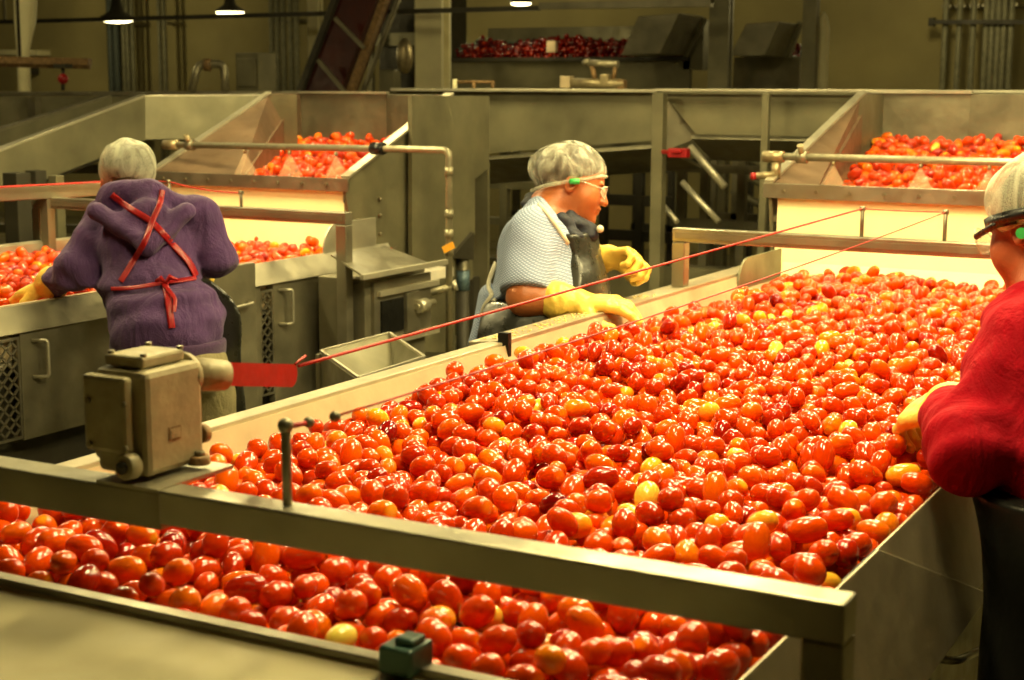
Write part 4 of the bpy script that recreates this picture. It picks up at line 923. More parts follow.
# heaps on the two upper conveyors, dim light put into their tones
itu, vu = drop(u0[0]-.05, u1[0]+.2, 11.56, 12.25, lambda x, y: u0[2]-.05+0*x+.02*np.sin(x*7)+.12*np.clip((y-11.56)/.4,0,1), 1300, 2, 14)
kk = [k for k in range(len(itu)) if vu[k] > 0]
pile_mesh('plum_tomatoes', [itu[k] for k in kk], [rs.uniform(0, .16) for k in kk], LOW, 'long heap of tomatoes coloured dim on the upper conveyor at the top of the photo')
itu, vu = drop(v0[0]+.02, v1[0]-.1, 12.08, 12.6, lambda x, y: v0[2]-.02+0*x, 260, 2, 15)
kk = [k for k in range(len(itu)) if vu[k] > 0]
pile_mesh('plum_tomatoes', [itu[k] for k in kk], [rs.uniform(0, .16) for k in kk], LOW, 'short heap of tomatoes coloured dim right of the olive column')
# ------------------------------------------------------------------ PEOPLE: smooth solid fields turned into one continuous skin
def S(p): return np.asarray(p, float)
class Field:
    """list of solids joined smoothly"""
    def __init__(s): s.p = []
    def cap(s, a, b, ra, rb=None, k=.02): s.p.append(('cap', S(a), S(b), ra, ra if rb is None else rb, k, 1)); return s
    def ell(s, c, r, ax=None, k=.02, sub=False): s.p.append(('ell', S(c), S(r), np.eye(3) if ax is None else np.array([_n(a) for a in ax]), 0, k, -1 if sub else 1)); return s
    def ec(s, a, b, u, ra, rb, k=.03):
        """tapered limb of oval section: ra=(half width along u, half depth)"""
        s.p.append(('ec', S(a), S(b), _n(u), (ra, rb), k, 1)); return s
    @staticmethod
    def d(q, P):
        t = q[0]
        if t == 'cap':
            a, b, ra, rb = q[1:5]; ab = b-a; tt = np.clip(((P-a) @ ab)/(ab @ ab), 0, 1)
            return np.linalg.norm(P-a-tt[..., None]*ab, axis=-1)-(ra+(rb-ra)*tt)
        if t == 'ell':
            c, r, A = q[1:4]; L_ = (P-c) @ A.T; k0 = np.linalg.norm(L_/r, axis=-1); k1 = np.linalg.norm(L_/(r*r), axis=-1)+1e-9
            return k0*(k0-1)/k1
        if t == 'ec':
            a, b, u, (ra, rb) = q[1:5]; ab = b-a; L2 = ab @ ab; tt = ((P-a) @ ab)/L2; tc_ = np.clip(tt, 0, 1)
            ax = ab/math.sqrt(L2); u = _n(u-ax*(u @ ax)); v = np.cross(ax, u); q_ = P-a-tc_[..., None]*ab
            ru = ra[0]+(rb[0]-ra[0])*tc_; rv = ra[1]+(rb[1]-ra[1])*tc_; ra_ = np.minimum(ru, rv)
            k0 = np.sqrt((q_ @ u/ru)**2+(q_ @ v/rv)**2+(q_ @ ax/ra_)**2); k1 = np.sqrt((q_ @ u/ru**2)**2+(q_ @ v/rv**2)**2+(q_ @ ax/ra_**2)**2)+1e-9
            return k0*(k0-1)/k1
    def box(s, q):
        if q[0] == 'cap': r = max(q[3], q[4]); return np.minimum(q[1], q[2])-r, np.maximum(q[1], q[2])+r
        if q[0] == 'ell': r = q[2].max(); return q[1]-r, q[1]+r
        r = max(max(q[4][0]), max(q[4][1])); return np.minimum(q[1], q[2])-r, np.maximum(q[1], q[2])+r
    def grid(s, h, pad=.03):
        lo = np.min([s.box(q)[0] for q in s.p], 0)-pad; hi = np.max([s.box(q)[1] for q in s.p], 0)+pad
        n = np.ceil((hi-lo)/h).astype(int)+1; F = np.full(n, .08, np.float32)
        for q in s.p:
            b0, b1 = s.box(q); m = .05+q[5]
            i0 = np.clip(((b0-m-lo)/h).astype(int), 0, n); i1 = np.clip(((b1+m-lo)/h).astype(int)+2, 0, n)
            G = np.stack(np.meshgrid(*[lo[k]+np.arange(i0[k], i1[k])*h for k in range(3)], indexing='ij'), -1)
            d = s.d(q, G); sl = tuple(slice(i0[k], i1[k]) for k in range(3)); A = F[sl]; k = q[5]
            if q[6] > 0: hh = np.maximum(k-np.abs(A-d), 0)/k; F[sl] = np.minimum(A, d)-hh*hh*k*.25
            else: hh = np.maximum(k-np.abs(A+d), 0)/k; F[sl] = np.maximum(A, -d)+hh*hh*k*.25
        return lo, h, F
    def value(s, P):
        F = np.full(P.shape[:-1], .08)
        for q in s.p:
            d = s.d(q, P); k = q[5]
            if q[6] > 0: hh = np.maximum(k-np.abs(F-d), 0)/k; F = np.minimum(F, d)-hh*hh*k*.25
            else: hh = np.maximum(k-np.abs(F+d), 0)/k; F = np.maximum(F, -d)+hh*hh*k*.25
        return F
def coords(lo, h, F): return np.stack(np.meshgrid(*[lo[k]+np.arange(F.shape[k])*h for k in range(3)], indexing='ij'), -1)
def surface(lo, h, F):
    """naive surface nets"""
    ins = F < 0; nx, ny, nz = F.shape; acc = np.zeros((nx-1, ny-1, nz-1, 3), np.float32); cnt = np.zeros((nx-1, ny-1, nz-1), np.float32)
    c = [(i, j, k) for i in (0, 1) for j in (0, 1) for k in (0, 1)]
    g = lambda A, o: A[o[0]:nx-1+o[0], o[1]:ny-1+o[1], o[2]:nz-1+o[2]]
    for a in c:
        for ax in range(3):
            if a[ax]: continue
            b = list(a); b[ax] = 1; b = tuple(b); fa, fb = g(F, a), g(F, b); x = g(ins, a) != g(ins, b)
            t = np.where(x, fa/np.where(x, fa-fb, 1), 0)
            for m in range(3): acc[..., m] += np.where(x, a[m]+(t if m == ax else 0), 0)
            cnt += x
    act = cnt > 0; idx = -np.ones(act.shape, int); idx[act] = np.arange(act.sum())
    ijk = np.argwhere(act); vs_ = lo+(ijk+acc[act]/cnt[act][:, None])*h; fs = []
    for ax in range(3):
        o = [slice(None)]*3; sl0 = [slice(None)]*3; sl1 = [slice(None)]*3; sl0[ax] = slice(0, -1); sl1[ax] = slice(1, None)
        i0 = ins[tuple(sl0)]; i1 = ins[tuple(sl1)]; x = np.argwhere(i0 != i1)
        u, v = [(1, 2), (2, 0), (0, 1)][ax]; ok = (x[:, u] > 0) & (x[:, v] > 0) & (x[:, u] < act.shape[u]) & (x[:, v] < act.shape[v]); x = x[ok]
        flip = i1[tuple(x.T)]
        q = []
        for du, dv in ((-1, -1), (0, -1), (0, 0), (-1, 0)): y = x.copy(); y[:, u] += du; y[:, v] += dv; q.append(idx[tuple(y.T)])
        q = np.stack(q, 1); q[flip] = q[flip][:, ::-1]; fs.append(q)
    return vs_, np.concatenate(fs)
def skin(name, lo, h, F, m, parent, smooth=2):
    vs_, fs = surface(lo, h, F)
    for _ in range(smooth):           # relax
        e = np.concatenate([fs[:, [0, 1]], fs[:, [1, 2]], fs[:, [2, 3]], fs[:, [3, 0]]]); s_ = np.zeros_like(vs_); n_ = np.zeros(len(vs_))
        for k in range(3): s_[:, k] = np.bincount(e[:, 0], vs_[e[:, 1], k], len(vs_))+np.bincount(e[:, 1], vs_[e[:, 0], k], len(vs_))
        n_ = np.bincount(e[:, 0], minlength=len(vs_))+np.bincount(e[:, 1], minlength=len(vs_)); vs_ = vs_*.5+.5*s_/np.maximum(n_, 1)[:, None]
    me = bpy.data.meshes.new(name); me.from_pydata(vs_.tolist(), [], fs.tolist()); me.polygons.foreach_set('use_smooth', [True]*len(fs))
    me.materials.append(m); me.update(); return link(name, me, parent)
def folds(P, dirs, amp):
    """soft cloth folds: sum of skewed waves"""
    r = 0
    for d, f, ph in dirs: x = P @ S(d); r = r+np.sin(x*f+ph+1.5*np.sin(P[..., 2]*9+ph)+1.2*np.sin(P[..., 0]*8+P[..., 1]*6))
    return amp*r/len(dirs)
def project(field, P, D, off=.003):
    """slide points along direction D onto a field's surface"""
    P = P.copy()
    for _ in range(60): v = field.value(P)-off; P += D*np.clip(v, -.02, .02)[:, None]*.8
    return P
def strap(field, pts, width, D, name, m, parent, off=.003, n=26, thick=.003):
    pts = [S(p) for p in pts]; seg = np.linspace(0, len(pts)-1, n); C_ = []
    for t in seg:
        i = min(int(t), len(pts)-2); f = t-i; p0 = pts[max(i-1, 0)]; p1, p2 = pts[i], pts[i+1]; p3 = pts[min(i+2, len(pts)-1)]
        C_.append(.5*((2*p1)+(-p0+p2)*f+(2*p0-5*p1+4*p2-p3)*f*f+(-p0+3*p1-3*p2+p3)*f**3))
    C_ = np.array(C_); T = np.gradient(C_, axis=0); T /= np.linalg.norm(T, axis=1)[:, None]; D = _n(D)
    W_ = np.cross(T, D); W_ /= np.linalg.norm(W_, axis=1)[:, None]
    cols = [project(field, C_+W_*width*k, D*1.0, off) for k in (-.5, -.17, .17, .5)]
    top = [c-D*thick for c in cols]; A = np.concatenate(cols+top); nn = n; fs = []
    for j in range(3):
        for i in range(nn-1):
            fs.append((j*nn+i, j*nn+i+1, (j+1)*nn+i+1, (j+1)*nn+i)); b = 4*nn; fs.append((b+j*nn+i, b+(j+1)*nn+i, b+(j+1)*nn+i+1, b+j*nn+i+1))
    for i in range(nn-1):
        fs.append((i, 4*nn+i, 4*nn+i+1, i+1)); fs.append((3*nn+i, 3*nn+i+1, 7*nn+i+1, 7*nn+i))
    mb = MB().add(A, fs, True); return mb.build(name, m, parent)

def glove(parent, wrist, adir, ndir, side, arm_from, curl=(.5, .6, .6, .7), thumb=.5, spread=1.0, rw=.034, cuff_r=.043, cuff_len=.10, sc=1.0, m_=None):
    """rubber glove: adir wrist->knuckles, ndir back of the hand, side = thumb side (+1 along adir x ndir)"""
    a = _n(adir); n_ = _n(S(ndir)-a*(S(ndir) @ a)); t = np.cross(a, n_)*side; f = Field(); w_ = S(wrist)
    f.ec(w_, w_+a*.03*sc, t, (rw, .024), (.036, .020), .02)
    f.ec(w_+a*.03*sc, w_+a*.085*sc, t, (.036*sc, .019), (.044*sc, .017), .02)
    L = (.030, .033, .031, .025); R = (.0118, .0122, .0118, .0105)
    for i in range(4):
        off = (.032-.0215*i)*sc; b = w_+a*(.088-.004*abs(i-1.2))*sc+t*off*.98; d = _n(a+t*(.18-.12*i)*spread*.6); ang = 0; f.cap(w_+a*.05*sc+t*off*.8, b, .013*sc, R[i]*1.06*sc, .012)
        for s_ in range(3):
            ang = curl[i]*(.55, 1.0, .8)[s_]+ang; dd = _n(d*math.cos(ang)-n_*math.sin(ang)); e = b+dd*L[i]*(1.25, .85, .68)[s_]*sc
            f.cap(b, e, R[i]*(1.05, 1.0, .92)[s_]*sc, R[i]*(1.0, .92, .80)[s_]*sc, .0045); b = e
    b = w_+a*.025*sc+t*.028*sc-n_*.006; d1 = _n(a*.75+t*.75-n_*(.25+.5*thumb)); e = b+d1*.042*sc; f.cap(b, e, .017*sc, .0145*sc, .014)
    d2 = _n(a*.95+t*(.35-.7*thumb)-n_*(.4+.6*thumb)); e2 = e+d2*.032*sc; f.cap(e, e2, .0142*sc, .012*sc, .006); d3 = _n(a*.9-t*.5*thumb-n_*.5*thumb); f.cap(e2, e2+d3*.024*sc, .012*sc, .0095*sc, .005)
    # gauntlet up the forearm with a rolled cuff
    q = S(arm_from); dl_ = _n(q-w_); c1 = w_+dl_*cuff_len
    f.cap(w_, c1, rw*.98, cuff_r, .02); f.cap(c1, c1+dl_*.006, cuff_r+.003, cuff_r+.003, .006)
    lo, h, F = f.grid(.0030, .02); P = coords(lo, h, F); F = F+.0009*np.sin((P @ dl_)*210+2*np.sin(P[..., 2]*60))*(np.clip(((P-w_) @ dl_)/.03, 0, 1)) + folds(P, [(a, 120, 0), (t, 150, 2)], .0007)
    return skin('rubber_glove', lo, h, F, m_ or glove_m, parent, 1)

def head(f, c, fwd, up, heavy=0.0, sc=1.0):
    """adds head solids; c = middle of the skull at eye level"""
    w_ = _n(fwd); u = _n(S(up)-w_*(S(up) @ w_)); r = np.cross(w_, u); A = (r, w_, u); c = S(c)
    L = lambda x, y, z: c+r*x*sc+w_*y*sc+u*z*sc
    f.ell(L(0, -.012, .035), S((.075, .094, .085))*sc, A, .03)
    f.ell(L(0, .022, -.02), S((.066, .070, .085))*sc, A, .03)
    f.ell(L(0, .045, -.072), S((.046+.008*heavy, .042, .042))*sc, A, .03)         # jaw
    f.ell(L(0, .080, -.094), S((.024, .019, .018))*sc, A, .014)                     # chin
    for s_ in (-1, 1):
        f.ell(L(s_*.040, .050, -.035), S((.028, .030, .034))*(1+.18*heavy)*sc, A, .02)   # cheek
        f.ell(L(s_*.031, .076, .004), S((.016, .010, .011))*sc, A, .006, True)      # eye socket
        f.ell(L(s_*.031, .070, .003), S((.0125, .0125, .0115))*sc, A, .003)          # eyeball
        f.ell(L(s_*.030, .082, .020), S((.020, .008, .006))*sc, A, .008)           # brow
        f.ell(L(s_*.076, -.012, -.012), S((.009, .020, .030))*sc, A, .006)            # ear
        f.ell(L(s_*.082, -.008, -.010), S((.006, .010, .016))*sc, A, .004, True)
    f.cap(L(0, .088, .010), L(0, .108, -.030), .008*sc, .0125*sc, .010)              # nose
    for s_ in (-1, 1): f.ell(L(s_*.012, .098, -.033), S((.009, .010, .008))*sc, A, .005)
    f.ell(L(0, .091, -.054), S((.024, .014, .008))*sc, A, .004); f.ell(L(0, .089, -.067), S((.021, .014, .009))*sc, A, .004)   # lips
    f.ell(L(0, .104, -.0605), S((.022, .009, .0022))*sc, A, .002, True)
    if heavy: f.ell(L(0, .035, -.100), S((.050, .045, .03))*heavy*sc, A, .03)
    return L, A
def half(P, c, n_): return (P-S(c)) @ _n(n_)          # negative on the far side of n

def hairnet(parent, L, A, m_, bag=0.0, sc=1.0, low=-.03, front=.055, slope=None):
    f = Field(); f.ell(L(0, -.020, .042), S((.094, .112, .094))*sc, A, .03)
    f.ell(L(0, -.070-bag*.35, .020), S((.080, .065+bag, .072))*sc, A, .04)
    lo, h, F = f.grid(.0045, .03); P = coords(lo, h, F)
    F = F+folds(P, [(A[0], 75, 0), (A[0]+A[2]*.5, 95, 1.3), (A[1]-A[2]*.3, 60, 2.2)], .0032)
    cut = (P-L(0, .0, low)) @ _n(-A[2]*1.0+A[1]*(.0))       # below the band
    cut2 = (P-L(0, front, .03)) @ _n(A[1]*.95-A[2]*.55)     # forehead line
    if slope is not None: cut = cut2 = (P-L(0, .088, .052)) @ _n(A[1]*slope-A[2])
    F = np.maximum(F, np.maximum(cut, cut2)); inner = Field(); inner.ell(L(0, -.018, .040), S((.0875, .1055, .0875))*sc, A, .03); inner.ell(L(0, -.068-bag*.35, .020), S((.0745, .0595+bag, .0665))*sc, A, .04)
    n_ = skin('hair_net', lo, h, F, m_, parent, 1); return f, n_

def bands(parent, L, name, pts, r, m_):
    MB().tube([L(*p) for p in pts], r, 8).build(name, m_, parent)

# ---- woman in blue, left of the middle table ----
def woman_blue():
    S3 = at(549, 222, 4.72); p0 = V(-2.17, 4.16, 0)
    t = thing('person', p0, 'woman in a light blue shirt, black apron, hair net and yellow gloves sorting tomatoes', 'person')
    fw = _n(V(.985, .17, 0)); rt_ = V(fw[1], -fw[0], 0); up = V(0, 0, 1)
    Lo = lambda r, f, u: p0+rt_*r+fw*f+up*u
    hc = at(575, 184, 4.70); hf = _n(RM @ V(.95, -.30, .02)); hu = _n(RM @ V(.28, 1, .0))
    nb = at(553, 208, 4.74)
    shR, shL = at(532, 231, 4.57), at(562, 228, 4.88)
    elR, wrR = at(526, 297, 4.50), at(573, 302, 4.48)
    elL, wrL = at(572, 268, 4.93), at(606, 258, 4.84)
    body = Field(); L, A = head(body, hc, hf, hu, .75, .96)
    body.cap(L(0, -.035, -.06), nb, .055, .066, .02)
    chest = at(548, 254, 4.72); belly = at(549, 297, 4.70); hip = at(530, 350, 4.72)
    for fld in (body,):
        fld.ec(nb-up*.03, chest, rt_, (.12, .08), (.17, .125), .04); fld.ec(chest, belly, rt_, (.17, .13), (.185, .15), .03); fld.ec(belly, hip, rt_, (.185, .15), (.19, .145), .03)
    for s_, sh, el, wr in ((1, shR, elR, wrR), (-1, shL, elL, wrL)):
        body.cap(sh, el, .060, .054, .02); body.cap(el, wr, .056, .036, .02); body.cap(sh-rt_*s_*.04, nb-up*.03, .048, .045, .03)
        hj = hip+rt_*s_*.10-up*.05; kn = V(*(p0+rt_*s_*.12+fw*.02)[:2], .50); an = V(*(p0+rt_*s_*.12-fw*.02)[:2], .09)
        body.cap(hj, kn, .10, .062, .04); body.cap(kn, an, .060, .042, .02); body.ec(an-up*.05, an+fw*.14-up*.055, rt_, (.04, .035), (.035, .03), .02)
    lo, h, F = body.grid(.0048); skin('body', lo, h, F, skin_m, t, 2)
    # hair, net, glasses
    hair = Field(); hair.ell(L(0, -.022, .040), S((.082, .098, .080)), A, .03); hair.ell(L(0, -.08, .02), S((.06, .055, .055)), A, .03)
    lo, h, F = hair.grid(.005); P = coords(lo, h, F); F = np.maximum(F, (P-L(0, .080, .052)) @ _n(A[1]*.5-A[2])); skin('hair', lo, h, F, hair_m, t)
    hairnet(t, L, A, net_m, .022, .92, slope=.50)
    bands(t, L, 'net_band', [(.0, .088, .052), (.045, .072, .042), (.076, .025, .014), (.082, -.03, -.012), (.066, -.09, -.042), (0, -.125, -.062)], .006, net2_m)
    MB().tube([L(.090, .012, .002), L(.091, -.018, -.008)], .009, 8).build('net_tag', greentag, t)
    for s_ in (-1, 1):
        MB().tube([L(s_*.074, -.03, .004), L(s_*.078, .03, .006), L(s_*.066, .095, .004)], .0028, 6).build('glasses_arm', lens_m, t)
        pts = [L(s_*(.034+.030*math.cos(q)), .103-.018*abs(math.cos(q))*(1 if math.cos(q)*1 > 0 else 0), -.002+.019*math.sin(q)) for q in np.linspace(0, 2*math.pi, 14)[:-1]]
        MB().slab(pts, .002).build('glasses_lens', lens_m, t)
        MB().tube(pts+[pts[0]], .0018, 6).build('glasses_rim', white_m, t)
    # shirt
    sh_ = Field(); sh_.ec(nb-up*.06, chest, rt_, (.145, .092), (.185, .142), .04); sh_.ec(chest, belly, rt_, (.187, .148), (.200, .165), .03); sh_.ec(belly, hip+up*.03, rt_, (.200, .165), (.205, .160), .03)
    for s_, sh, el in ((1, shR, elR), (-1, shL, elL)):
        e = sh+(el-sh)*.86; sh_.cap(sh, e, .070, .079, .025); sh_.cap(sh-rt_*s_*.04, nb-up*.04, .064, .055, .03)
    lo, h, F = sh_.grid(.0052); P = coords(lo, h, F)
    F = F+folds(P, [((.3, .4, 1), 42, 0), ((1, .2, -.5), 36, 1.7), ((0, 1, .7), 50, 3)], .0042)
    for s_, sh, el in ((1, shR, elR), (-1, shL, elL)):
        e = sh+(el-sh)*.93; d_ = _n(el-sh); near = np.linalg.norm(P-e, axis=-1) < .13
        F = np.where(near & (((P-e) @ d_) > -.0), np.maximum(F, (P-e) @ d_), F)
    F = np.maximum(F, (P-at(557, 219, 4.7)) @ _n(RM @ V(.80, .58, 0))); skin('shirt', lo, h, F, shirt_m, t, 2)
    # dark scarf collar
    sc_ = Field(); 
    for k in range(12):
        a_ = 2*math.pi*k/12; sc_.ell(nb-up*.004+fw*(.012+.076*math.cos(a_))+rt_*.082*math.sin(a_)-up*(.010+.034*math.cos(a_)), (.034, .034, .026), None, .02)
    sc_.cap(at(570, 221, 4.66), at(589, 233, 4.64), .034, .030, .02); sc_.cap(at(562, 218, 4.60), at(575, 238, 4.59), .022, .026, .02)
    lo, h, F = sc_.grid(.005); P = coords(lo, h, F); F = F+folds(P, [((0, .3, 1), 120, 0)], .003); skin('scarf', lo, h, F, scarf_m, t, 2)
    # apron bib and skirt
    ap = Field(); ap.p = list(sh_.p[:3]); lo, h, F = ap.grid(.0055, .06); P = coords(lo, h, F)
    F = F-.014+folds(P, [((.2, .3, 1), 30, 0), ((1, -.4, .2), 28, 2)], .004)
    loc = P-p0; rr = np.abs(loc @ rt_); ff = loc @ fw; zz = P[..., 2]; zt_ = nb[2]-.062
    wd_ = .115+.16*np.clip((zt_-.06-zz)/.30, 0, 1)
    F = np.maximum(np.maximum(F, rr-wd_), np.maximum(zz-zt_, .93-zz)); F = np.maximum(F, -(ff-((chest-p0) @ fw)+.02-.08*np.clip((1.15-zz)/.1, 0, 1))); bib = skin('apron_bib', lo, h, F, apron_m, t, 2)
    sk = Field(); sk.ec(belly-up*.05, hip, rt_, (.225, .195), (.235, .20), .03); sk.ec(hip, hip-up*.42, rt_, (.235, .20), (.25, .20), .05)
    lo, h, F = sk.grid(.007); P = coords(lo, h, F); F = F+folds(P, [((1, .3, 0), 34, 0), ((-.3, 1, 0), 30, 1)], .007*1.0)
    F = np.maximum(np.maximum(F, P[..., 2]-(belly[2]+.005)), -((P-hip) @ fw+.10)); skin('apron_skirt', lo, h, F, apron_m, t, 2)
    tr = Field()
    for s_ in (-1, 1):
        hj = hip+rt_*s_*.09; kn = V(*(p0+rt_*s_*.12+fw*.02)[:2], .50); an = V(*(p0+rt_*s_*.12-fw*.02)[:2], .07); tr.cap(hj, kn, .125, .085, .05); tr.cap(kn, an, .085, .07, .03)
    tr.ec(hip+up*.02, hip-up*.05, rt_, (.205, .165), (.19, .15), .04)
    lo, h, F = tr.grid(.008); P = coords(lo, h, F); F = np.maximum(F, .07-P[..., 2]); skin('trousers', lo, h, F, shirt_m if False else denim, t, 2)
    shoes(t, p0, fw, rt_, .12)
    # straps: white neck bindings, waist tie
    D_ = _n(at(540, 240, 4.7)-CAM)
    MB().tube(project(sh_, np.array([at(x_, y_, 4.45) for x_, y_ in ((539, 203), (545, 210), (551, 218), (557, 226), (563, 235), (569, 244))]), D_, .004), [.006, .007, .007, .007, .007, .006], 8).build('neck_strap', white_m, t)
    MB().sphere(at(600, 229, 4.62), .012, 10, 6).build('neck_fastener', white_m, t)
    MB().tube(arc_path([at(496, 262, 4.66), at(487, 285, 4.66), at(493, 296, 4.60)], .03), .007, 8).build('waist_tie', white_m, t)
    MB().tube([at(492, 294, 4.58), at(484, 306, 4.60), at(480, 318, 4.62), at(487, 312, 4.60), at(495, 299, 4.58)], .006, 8).build('waist_tie', white_m, t)
    # light shirt tail hanging below the waist at the back
    tl = Field(); tl.ec(at(497, 300, 4.72), at(488, 345, 4.72), rt_, (.11, .05), (.13, .05), .03); lo, h, F = tl.grid(.006); P = coords(lo, h, F); F = F+folds(P, [((.3, 1, 0), 60, 0)], .004); skin('shirt_tail', lo, h, F, shirt_m, t)
    # gloves
    glove(t, wrR+_n(wrR-elR)*.012, _n(at(606, 303, 4.44)-wrR), RM @ V(.15, .92, .35), 1, elR, (.30, .5, .62, .72), .35, 1.2, .042, .053, .055, 1.28)
    glove(t, wrL+_n(wrL-elL)*.01, _n(at(640, 258, 4.76)-wrL), RM @ V(.25, .8, -.35), -1, elL, (1.0, 1.15, 1.2, 1.25), .8, .6, .040, .052, .055, 1.14)
    return t
def shoes(t, p0, fw, rt_, sp_):
    for s_ in (-1, 1):
        f = Field(); a_ = V(*(p0+rt_*s_*sp_-fw*.05)[:2], .045); f.ec(a_, a_+fw*.17, rt_, (.042, .040), (.048, .036), .02); f.cap(a_+V(0, 0, .03), a_+V(0, 0, .07), .045, .042, .02)
        lo, h, F = f.grid(.006); P = coords(lo, h, F); F = np.maximum(F, .002-P[..., 2]); skin('shoe', lo, h, F, black_r, t, 1)
woman_blue()

# ---- worker in purple, at the left table, seen from behind ----
def worker_purple():
    p0 = V(-3.08, 3.60, 0)
    t = thing('person', p0, 'worker in a purple hooded sweatshirt with crossed red apron straps, seen from behind', 'person')
    fw = _n(V(-.62, .78, 0)); rt_ = V(fw[1], -fw[0], 0); up = V(0, 0, 1)
    hc = at(126, 182, 4.90); hf = _n(RM @ V(-.30, -.38, -.87)); hu = _n(RM @ V(.02, .95, -.30))
    nb = at(134, 204, 4.78); shL, shR = at(105, 218, 4.72), at(200, 214, 4.70)
    elL, wrL = at(75, 270, 4.64), at(50, 284, 4.72); elR, wrR = at(216, 258, 4.72), at(196, 272, 5.0)
    chest = at(153, 236, 4.72); waist = at(150, 288, 4.66); hip = at(168, 335, 4.60); low = at(170, 366, 4.60)
    body = Field(); L, A = head(body, hc, hf, hu, 0, .95)
    body.cap(L(0, -.02, -.06), nb, .055, .062, .03)
    body.ec(nb-up*.05, chest, rt_, (.09, .06), (.125, .085), .02); body.ec(chest, waist, rt_, (.125, .085), (.10, .08), .02); body.ec(waist, hip-up*.03, rt_, (.10, .08), (.13, .10), .02)
    for s_, sh, el, wr in ((1, shR, elR, wrR), (-1, shL, elL, wrL)):
        body.cap(sh, el, .045, .040, .02); body.cap(el, wr, .042, .03, .02)
        hj = hip+rt_*s_*.070-up*.07; kn = V(*(p0+rt_*s_*.12+fw*.06)[:2], .48); an = V(*(p0+rt_*s_*.12+fw*.02)[:2], .09)
        body.cap(hj, kn, .070, .052, .02); body.cap(kn, an, .053, .038, .02)
    lo, h, F = body.grid(.0052); skin('body', lo, h, F, skin2_m, t, 2)
    hair = Field(); hair.ell(L(0, -.022, .030), S((.078, .094, .084)), A, .03); hair.ell(L(0, -.085, -.01), S((.055, .04, .05)), A, .03)
    lo, h, F = hair.grid(.005); P = coords(lo, h, F); F = np.maximum(F, (P-L(0, .035, .03)) @ _n(A[1]*.9-A[2]*.5)); skin('hair', lo, h, F, hair_m, t)
    hairnet(t, L, A, net2_m, .018, .95, low=-.105)
    bands(t, L, 'net_band', [(-.062, .0, -.09), (-.055, -.05, -.098), (-.03, -.075, -.102), (.03, -.075, -.102), (.055, -.05, -.098), (.062, .0, -.09)], .007, net2_m)
    # sweatshirt
    sw = Field()
    sw.ec(nb-up*.045, chest, rt_, (.125, .088), (.172, .122), .04); sw.ec(chest, waist, rt_, (.172, .122), (.140, .116), .04)
    sw.ec(waist, hip+up*.03, rt_, (.140, .116), (.176, .140), .04)
    for s_, sh, el, wr in ((1, shR, elR, wrR), (-1, shL, elL, wrL)):
        sw.cap(sh, el, .062, .058, .028); sw.cap(el, wr, .060, .043, .02); sw.cap(sh-rt_*s_*.03, nb-up*.035, .058, .052, .03)
    torso = Field(); torso.p = list(sw.p)
    # hood lying on the back
    hd0 = at(133, 199, 4.66); 
    sw.ec(at(112, 197, 4.68), at(150, 194, 4.66), up, (.046, .05), (.050, .05), .02); sw.ec(at(150, 195, 4.66), at(176, 206, 4.68), up, (.048, .05), (.034, .04), .02)
    sw.ec(at(98, 212, 4.60), at(148, 244, 4.55), up, (.026, .036), (.034, .040), .010); sw.ec(at(148, 244, 4.55), at(186, 210, 4.60), up, (.034, .040), (.026, .03), .010)
    sw.ell(at(147, 222, 4.60), (.085, .05, .07), (RM[:, 0], RM[:, 2], RM[:, 1]), .02)
    lo, h, F = sw.grid(.005); P = coords(lo, h, F)
    F = F+folds(P, [((.4, .5, 1), 46, 0), ((1, .3, -.8), 42, 1.7), ((-.4, 1, .5), 60, 3)], .0070)
    amt = np.clip(1-((P-waist) @ up)/.10, 0, 1)*np.clip(((P-waist) @ up)/.12+1, 0, 1); F = F+.006*amt*np.sin(P[..., 2]*85+3*np.sin(P[..., 0]*9))
    for el, wr in ((elL, wrL), (elR, wrR)): 
        ne = np.exp(-(np.linalg.norm(P-el, axis=-1)/.08)**2); F = F+.006*ne*np.sin((P @ _n(wr-el))*110)
    F = np.maximum(F, .002+(hip[2]-.045)-P[..., 2]); 
    d_ = _n(wrL-elL); near = np.linalg.norm(P-wrL, axis=-1) < .11; F = np.where(near, np.maximum(F, (P-wrL-d_*.01) @ d_), F)
    skin('sweatshirt', lo, h, F, purple_m, t, 2)
    hm = Field(); hm.ec(V(*hip[:2], hip[2]-.050), V(*hip[:2], hip[2]-.030), rt_, (.170, .134), (.172, .137), .01); lo, h, F = hm.grid(.006); P = coords(lo, h, F)
    F = np.maximum(np.maximum(F, P[..., 2]-(hip[2]-.012)), (hip[2]-.062)-P[..., 2]); skin('hem_band', lo, h, F, purple_d, t, 1)
    cf = Field(); cf.cap(wrL-_n(wrL-elL)*.035, wrL+_n(wrL-elL)*.008, .046, .043, .01); lo, h, F = cf.grid(.005); skin('cuff', lo, h, F, purple_d, t)
    # trousers
    tr = Field(); tr.ec(hip-up*.03, low, rt_, (.150, .115), (.160, .125), .03)
    for s_ in (-1, 1):
        hj = low+rt_*s_*.085; kn = V(*(p0+rt_*s_*.12+fw*.06)[:2], .48); an = V(*(p0+rt_*s_*.12+fw*.02)[:2], .06)
        tr.cap(hj, kn, .090, .075, .02); tr.cap(kn, an, .075, .062, .03); tr.ell(low+rt_*s_*.075-fw*.05-up*.01, (.078, .078, .075), None, .02)
    lo, h, F = tr.grid(.007); P = coords(lo, h, F); F = F+folds(P, [((.3, .2, 1), 40, 0)], .003); F = np.maximum(F, .06-P[..., 2]); skin('trousers', lo, h, F, khaki, t, 2)
    shoes(t, p0+fw*.04, fw, rt_, .12)
